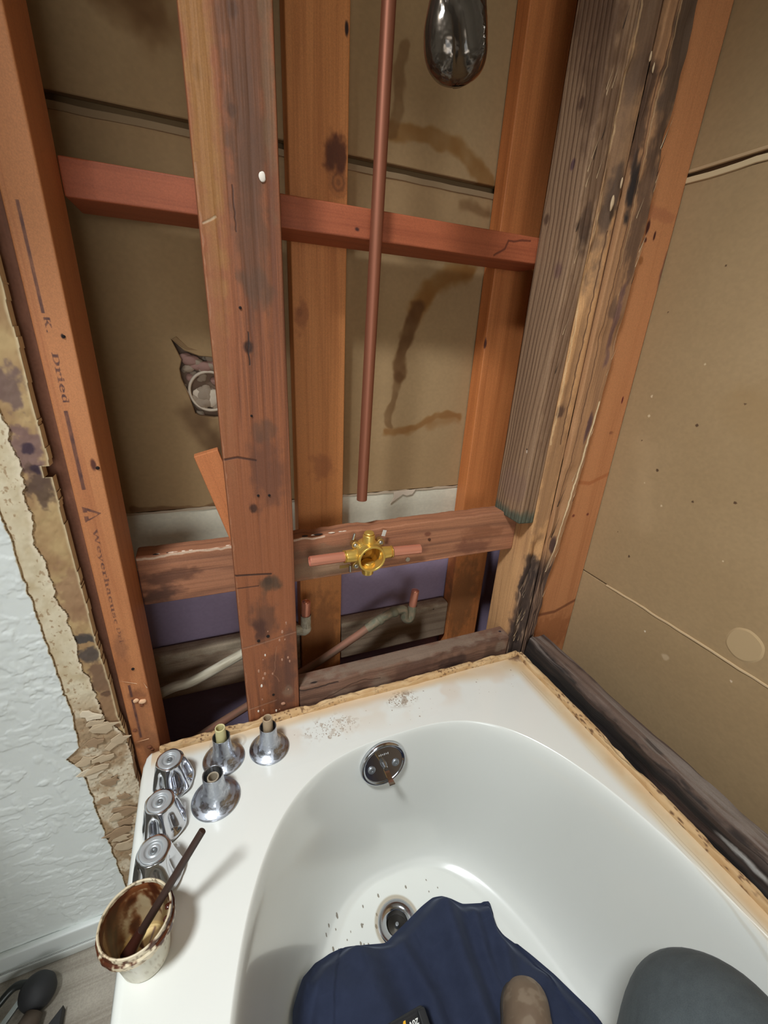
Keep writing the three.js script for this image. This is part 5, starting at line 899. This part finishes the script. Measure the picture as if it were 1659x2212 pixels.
// ================================================================ IN THE TUB AND ON THE FLOOR
// ---- navy cloth
{
  const C = [0.42, 0.0, 0.44];
  const t = thing('navy_cloth', 'crumpled navy blue cloth spread over the tub floor and drain', 'cloth', [C[0], 0.06, C[2]]);
  const out = [[0.172, 0.319], [0.182, 0.295], [0.197, 0.271], [0.221, 0.25], [0.248, 0.239], [0.278, 0.236], [0.314, 0.246], [0.348, 0.256], [0.366, 0.251], [0.398, 0.242], [0.432, 0.232], [0.46, 0.227], [0.479, 0.231], [0.494, 0.241], [0.511, 0.256], [0.537, 0.265], [0.559, 0.273], [0.558, 0.287], [0.554, 0.308], [0.558, 0.324], [0.573, 0.345], [0.586, 0.366], [0.605, 0.402], [0.62, 0.438], [0.628, 0.459], [0.632, 0.478], [0.63, 0.56], [0.6, 0.66], [0.5, 0.74], [0.36, 0.75], [0.24, 0.7], [0.185, 0.58], [0.166, 0.42]];
  const crv = new THREE.CatmullRomCurve3(out.map(p => new THREE.Vector3(p[0], 0, p[1])), true, 'catmullrom', 0.25);
  const NB = 360, NR = 90, P = crv.getSpacedPoints(NB); P.pop();
  const folds = [[[0.47, 0.235], [0.455, 0.34], [0.44, 0.5], 0.028, 0.03], [[0.36, 0.262], [0.385, 0.36], [0.37, 0.5], 0.02, 0.016], [[0.56, 0.275], [0.535, 0.35], [0.5, 0.42], 0.02, 0.018], [[0.2, 0.27], [0.27, 0.32], [0.3, 0.45], 0.05, 0.03], [[0.6, 0.4], [0.54, 0.41], [0.46, 0.46], 0.022, 0.016], [[0.29, 0.245], [0.31, 0.33], [0.33, 0.42], 0.03, 0.018], [[0.52, 0.262], [0.5, 0.34], [0.49, 0.4], 0.014, 0.012]];
  const pos = [], uv = [], idx = [];
  const top = (x, z, e) => { // e = distance in from the hem
    let h = 0.003 + 0.02 * sst(0, 0.028, e) + 0.018 * fbm(x * 9, z * 9, 201, 3) * sst(0.0, 0.06, e);
    for (const f of folds) { const d = lineDist(x, z, f.slice(0, 3)); h += f[4] * Math.exp(-(d * d) / (f[3] * f[3]) * 1.6) * sst(0, 0.03, e); }
    h += 0.0045 * Math.sin((x * 0.8 + z * 0.5 + 0.05 * fbm(x * 6, z * 6, 205, 2)) * 62) * sst(0.5, 0.7, fbm(x * 7, z * 7, 207, 2)) * sst(0, 0.05, e);
    return h;
  };
  const surf = (x, z) => { const r = 0.006; return Math.max(tubY(x, z), tubY(x - r, z), tubY(x + r, z), tubY(x, z - r)) + 0.0012; };
  for (let j = 0; j <= NR; j++) for (let i = 0; i < NB; i++) {
    const k = Math.pow(j / NR, 1.4) * 0.985, b = P[i], x = lerp(b.x, C[0], k), z = lerp(b.z, C[2], k), e = Math.hypot(x - b.x, z - b.z);
    pos.push(x - C[0], surf(x, z) + top(x, z, e) - 0.06, z - C[2]); uv.push(x * 10, z * 10);
  }
  const nT = pos.length / 3;
  for (let i = 0; i < NB; i++) { const b = P[i]; pos.push(b.x - C[0], surf(b.x, b.z) - 0.0008 - 0.06, b.z - C[2]); uv.push(b.x * 10, b.z * 10); }
  for (let j = 0; j < NR; j++) for (let i = 0; i < NB; i++) { const a = j * NB + i, q = j * NB + (i + 1) % NB, c = a + NB, d = q + NB; idx.push(a, q, c, q, d, c); }
  for (let i = 0; i < NB; i++) { const a = i, q = (i + 1) % NB, c = nT + i, d = nT + (i + 1) % NB; idx.push(a, c, q, q, c, d); }
  const cap = pos.length / 3; pos.push(0, surf(C[0], C[2]) + top(C[0], C[2], 0.2) - 0.06, 0); uv.push(C[0] * 10, C[2] * 10);
  for (let i = 0; i < NB; i++) idx.push(NR * NB + i, NR * NB + (i + 1) % NB, cap);
  const g = new THREE.BufferGeometry(); g.setAttribute('position', new THREE.Float32BufferAttribute(pos, 3)); g.setAttribute('uv', new THREE.Float32BufferAttribute(uv, 2)); g.setIndex(idx); g.computeVertexNormals();
  const map = dataTex(512, 512, (s, q) => { const n = fbm(s * 9, q * 9, 211, 3), w = 0.5 + 0.25 * Math.sin(s * 900) + 0.25 * Math.sin(q * 900); const f = vn(s * 300, q * 300, 213); return mix3([30, 38, 60], [46, 54, 78], clamp(0.5 * n + 0.25 * w + 0.3 * f)); });
  map.wrapS = map.wrapT = THREE.RepeatWrapping;
  mesh('fabric', g, new THREE.MeshPhysicalMaterial({ map, roughness: 0.95, sheen: 0.35, sheenRoughness: 0.6, sheenColor: new THREE.Color(0.25, 0.3, 0.42) }), t);
}
// ---- battery pack lying on the cloth
{
  const t = thing('battery_pack', 'black power tool battery pack with a yellow label on the navy cloth', 'battery', [0.3125, 0.112, 0.425]);
  const blk = std([30, 31, 34], 0.5);
  mesh('battery_case', new RoundedBoxGeometry(0.094, 0.034, 0.112, 4, 0.007).translate(0, 0.017, 0), blk, t);
  mesh('battery_rail', [new RoundedBoxGeometry(0.012, 0.006, 0.1, 3, 0.0025).translate(0.0395, 0.036, 0), new RoundedBoxGeometry(0.012, 0.006, 0.1, 3, 0.0025).translate(-0.0395, 0.036, 0)], blk, t);
  const cv = document.createElement('canvas'); cv.width = 512; cv.height = 776; const x = cv.getContext('2d');
  x.fillStyle = '#17181a'; x.fillRect(0, 0, 512, 776);
  // the label is upside down as seen by the photographer
  x.fillStyle = '#f0b422'; x.beginPath(); x.moveTo(150, 776); x.lineTo(512, 776); x.lineTo(512, 420); x.lineTo(230, 420); x.closePath(); x.fill();
  x.fillStyle = '#17181a'; x.beginPath(); x.moveTo(236, 690); x.lineTo(285, 776); x.lineTo(176, 776); x.closePath(); x.fill();
  x.fillRect(320, 690, 150, 10); x.fillRect(320, 715, 120, 8);
  x.fillStyle = '#f6f6f0'; x.font = 'bold 70px sans-serif'; x.fillText('20V', 8, 745);
  const tex = new THREE.CanvasTexture(cv); tex.colorSpace = THREE.SRGBColorSpace;
  const pl2 = new THREE.PlaneGeometry(0.066, 0.1); pl2.rotateX(-Math.PI / 2); pl2.rotateY(Math.PI); pl2.translate(-0.0, 0.0352, 0.002);
  const slab = new RoundedBoxGeometry(0.066, 0.0012, 0.1, 1, 0.0004).translate(0, 0.0339, 0.002);
  mesh('label_backing', slab, blk, t);
  mesh('label', pl2, new THREE.MeshStandardMaterial({ map: tex, roughness: 0.45 }), t);
}
// ---- the photographer: grey trousers and work boots, crouching in the tub
{
  const t = thing('person', 'person crouching in the tub in grey trousers and brown work boots', 'person', [0.5, 0.06, 0.75]);
  const O = [0.5, 0.06, 0.75];
  // joints: right knee and boot are in view, the rest lies behind the frame
  const bones = [
    [[0.566, 0.396, 0.586], [0.5, 0.42, 0.98], 0.078, 0.09], [[0.566, 0.396, 0.586], [0.44, 0.2, 0.6], 0.07, 0.05],
    [[0.3, 0.36, 0.72], [0.4, 0.42, 0.98], 0.066, 0.088], [[0.3, 0.36, 0.72], [0.33, 0.17, 0.78], 0.062, 0.05],
    [[0.5, 0.42, 0.98], [0.4, 0.42, 0.98], 0.1, 0.1], [[0.45, 0.45, 1.0], [0.44, 0.62, 1.03], 0.12, 0.115]];
  const lo = [0.18, 0.1, 0.48], size = 0.7, res = 72;
  const mc = new MarchingCubes(res, new THREE.MeshBasicMaterial(), false, false, 120000);
  mc.isolation = 0;
  const cap = (p, a, b, ra, rb) => { const d = [b[0] - a[0], b[1] - a[1], b[2] - a[2]], w = [p[0] - a[0], p[1] - a[1], p[2] - a[2]]; const k = clamp((w[0] * d[0] + w[1] * d[1] + w[2] * d[2]) / (d[0] ** 2 + d[1] ** 2 + d[2] ** 2)); return Math.hypot(w[0] - d[0] * k, w[1] - d[1] * k, w[2] - d[2] * k) - lerp(ra, rb, k); };
  for (let k = 0; k < res; k++) for (let j = 0; j < res; j++) for (let i = 0; i < res; i++) {
    const p = [i, j, k].map((q, n) => lo[n] + size * ((q - res / 2) / (res / 2) * 0.5 + 0.5));
    let s = 0; for (const b of bones) s += Math.exp(-cap(p, ...b) * 60);
    let d = -Math.log(s + 1e-30) / 60;
    d += 0.006 * (v3noise(p[0] * 14, p[1] * 14, p[2] * 14, 221) - 0.5);      // folds of cloth
    mc.field[i + j * res + k * res * res] = -d;
  }
  mc.update();
  const n = mc.count, pa = mc.positionArray.slice(0, n * 3), na = mc.normalArray.slice(0, n * 3);
  for (let i = 0; i < n; i++) for (let c = 0; c < 3; c++) pa[i * 3 + c] = lo[c] + size * (pa[i * 3 + c] * 0.5 + 0.5) - O[c];
  let g = new THREE.BufferGeometry(); g.setAttribute('position', new THREE.BufferAttribute(pa, 3)); g.setAttribute('normal', new THREE.BufferAttribute(na, 3));
  g.deleteAttribute('normal'); g = mergeVertices(g, 1e-5); g.computeVertexNormals();
  const uvs = new Float32Array(g.attributes.position.count * 2); for (let i = 0; i < uvs.length / 2; i++) { uvs[i * 2] = g.attributes.position.getX(i) * 8; uvs[i * 2 + 1] = (g.attributes.position.getZ(i) + g.attributes.position.getY(i)) * 8; }
  g.setAttribute('uv', new THREE.BufferAttribute(uvs, 2));
  const map = dataTex(512, 512, (s, q) => { const f = vn(s * 260, q * 260, 223), m = fbm(s * 12, q * 12, 225, 3); return mix3([66, 72, 75], [86, 94, 96], clamp(0.55 * f + 0.5 * m)); });
  map.wrapS = map.wrapT = THREE.RepeatWrapping;
  const trousers = new THREE.MeshPhysicalMaterial({ map, roughness: 0.95, sheen: 0.3, sheenRoughness: 0.7, sheenColor: new THREE.Color(0.3, 0.32, 0.33) });
  mesh('trousers', g, trousers, t);
  const leather = new THREE.MeshStandardMaterial({ roughness: 0.75, map: dataTex(256, 256, (s, q) => { const m = fbm(s * 9, q * 9, 227, 4), st = fbm(s * 26 + 4, q * 14, 229, 3); let c = mix3([128, 108, 88], [104, 84, 66], m); return mix3(c, [150, 134, 114], 0.5 * sst(0.5, 0.68, st)); }) });
  const soleM = std([52, 46, 42], 0.85);
  const boot = (heel, toe, y) => {
    const L = Math.hypot(toe[0] - heel[0], toe[1] - heel[1]), ang = Math.atan2(toe[0] - heel[0], toe[1] - heel[1]);
    const section = (k) => { // k along the foot, heel 0 .. toe 1
      const w = 0.038 * (0.72 + 0.42 * Math.sin(clamp(k * 1.05 + 0.12) * Math.PI * 0.86)) * Math.sqrt(clamp(1 - Math.pow(clamp((k - 0.86) / 0.145), 2.6))) * Math.sqrt(clamp(1 - Math.pow(clamp((0.08 - k) / 0.1), 2)));
      const h = lerp(0.1, 0.062, sst(0.3, 0.72, k)) * Math.sqrt(clamp(1 - Math.pow(clamp((k - 0.82) / 0.19), 2.4)));
      return [Math.max(w, 0.0015), Math.max(h, 0.004)];
    };
    const mk = (fn, nk = 44, na2 = 36) => { const p = [], u = [], id = []; for (let a = 0; a <= nk; a++) for (let b = 0; b <= na2; b++) { const k = a / nk, th = b / na2 * Math.PI * 2; const q = fn(k, th); p.push(q[0], q[1], q[2]); u.push(k, b / na2); } for (let a = 0; a < nk; a++) for (let b = 0; b < na2; b++) { const i = a * (na2 + 1) + b; id.push(i, i + 1, i + na2 + 1, i + 1, i + na2 + 2, i + na2 + 1); } const g2 = new THREE.BufferGeometry(); g2.setAttribute('position', new THREE.Float32BufferAttribute(p, 3)); g2.setAttribute('uv', new THREE.Float32BufferAttribute(u, 2)); g2.setIndex(id); g2.rotateY(ang); g2.translate(heel[0] - O[0], y - O[1], heel[1] - O[2]); smoothByPosition(g2); return g2; };
    const sp = (c, e) => Math.sign(c) * Math.pow(Math.abs(c), e);
    const up = mesh('boot', mk((k, th) => { const [w, h] = section(k); return [w * Math.cos(th), 0.016 + Math.max(0, sp(Math.sin(th), 0.75)) * h, k * L]; }), leather, t);
    up.userData.label = 'scuffed brown leather work boot';
    mesh('boot_sole', mk((k, th) => { const [w] = section(k); return [(w + 0.003) * sp(Math.cos(th), 0.7), 0.009 + 0.009 * sp(Math.sin(th), 0.3), k * (L + 0.004) - 0.002]; }), soleM, t);
    mesh('boot_shaft', place(lathe([[0.036, 0], [0.043, 0.03], [0.045, 0.09], [0.0435, 0.098], [0.04, 0.098]], 36), [heel[0] + (toe[0] - heel[0]) * 0.22 - O[0], y + 0.07 - O[1], heel[1] + (toe[1] - heel[1]) * 0.22 - O[2]], [heel[0] + (toe[0] - heel[0]) * 0.2 - O[0], y + 0.17 - O[1], heel[1] + (toe[1] - heel[1]) * 0.2 - O[2]]), leather, t);
  };
  boot([0.385, 0.635], [0.529, 0.3985], 0.096);
  boot([0.33, 0.83], [0.29, 0.57], 0.098);
}
// ---- things on the floor at the lower left
{
  const t = thing('hand_tool', 'dark hand tool with rounded black end and bright steel bar on the floor', 'tool', [-0.222, FLOOR, 0.086]);
  const rub = std([44, 44, 46], 0.6), st = new THREE.MeshStandardMaterial({ color: sgl(200, 206, 206), metalness: 0.9, roughness: 0.25 }), brn = std([92, 78, 66], 0.5);
  const head = lathe([[0, 0.066], [0.018, 0.064], [0.03, 0.052], [0.0345, 0.036], [0.033, 0.02], [0.027, 0.008], [0.02, 0.001], [0, 0]], 48); 
  mesh('black_head', head.scale(0.78, 0.72, 0.74).translate(-0.002, 0, -0.004), rub, t);
  mesh('grip', place(lathe([[0, 0], [0.013, 0.004], [0.0165, 0.02], [0.0155, 0.06], [0.017, 0.11], [0.014, 0.14], [0, 0.145]], 32), [0.0, 0.0185, 0.018], [-0.045, 0.0185, 0.15]), brn, t);
  mesh('steel_bar', boardGeo([-0.0045, 0.0045], [0, 0.12], [-0.0025, 0.0025], 'y', { r: 0.001, nl: 3 }).rotateX(Math.PI / 2).rotateY(-0.62).translate(-0.024, 0.026, 0.0), st, t);
  mesh('jaw', curveTube([[-0.015, 0.032, -0.016], [-0.038, 0.03, -0.02], [-0.062, 0.02, -0.006]], 0.006, 24), std([70, 72, 70], 0.35, 0.7), t);
  const b = thing('black_case', 'corner of a matt black case lying on the floor beside the tub apron', 'case', [-0.2, FLOOR, 0.2]);
  const sh = new THREE.Shape(); [[0.019, 0.086], [0.022, -0.1], [-0.03, -0.1], [-0.022, 0.045]].forEach((p, i) => i ? sh.lineTo(...p) : sh.moveTo(...p)); sh.closePath();
  mesh('case_body', new THREE.ExtrudeGeometry(sh, { depth: 0.016, bevelEnabled: true, bevelSize: 0.002, bevelThickness: 0.002, bevelOffset: -0.002, bevelSegments: 3 }).rotateX(-Math.PI / 2).translate(0, 0.0022, 0), std([46, 46, 48], 0.6), b);
  mesh('case_strap', new RoundedBoxGeometry(0.008, 0.003, 0.1, 2, 0.001).translate(0.0, 0.0206, 0.03), std([34, 34, 36], 0.8), b);
}

for (const o of scene.children) o.updateMatrixWorld(true);
renderer.render(scene, camera);
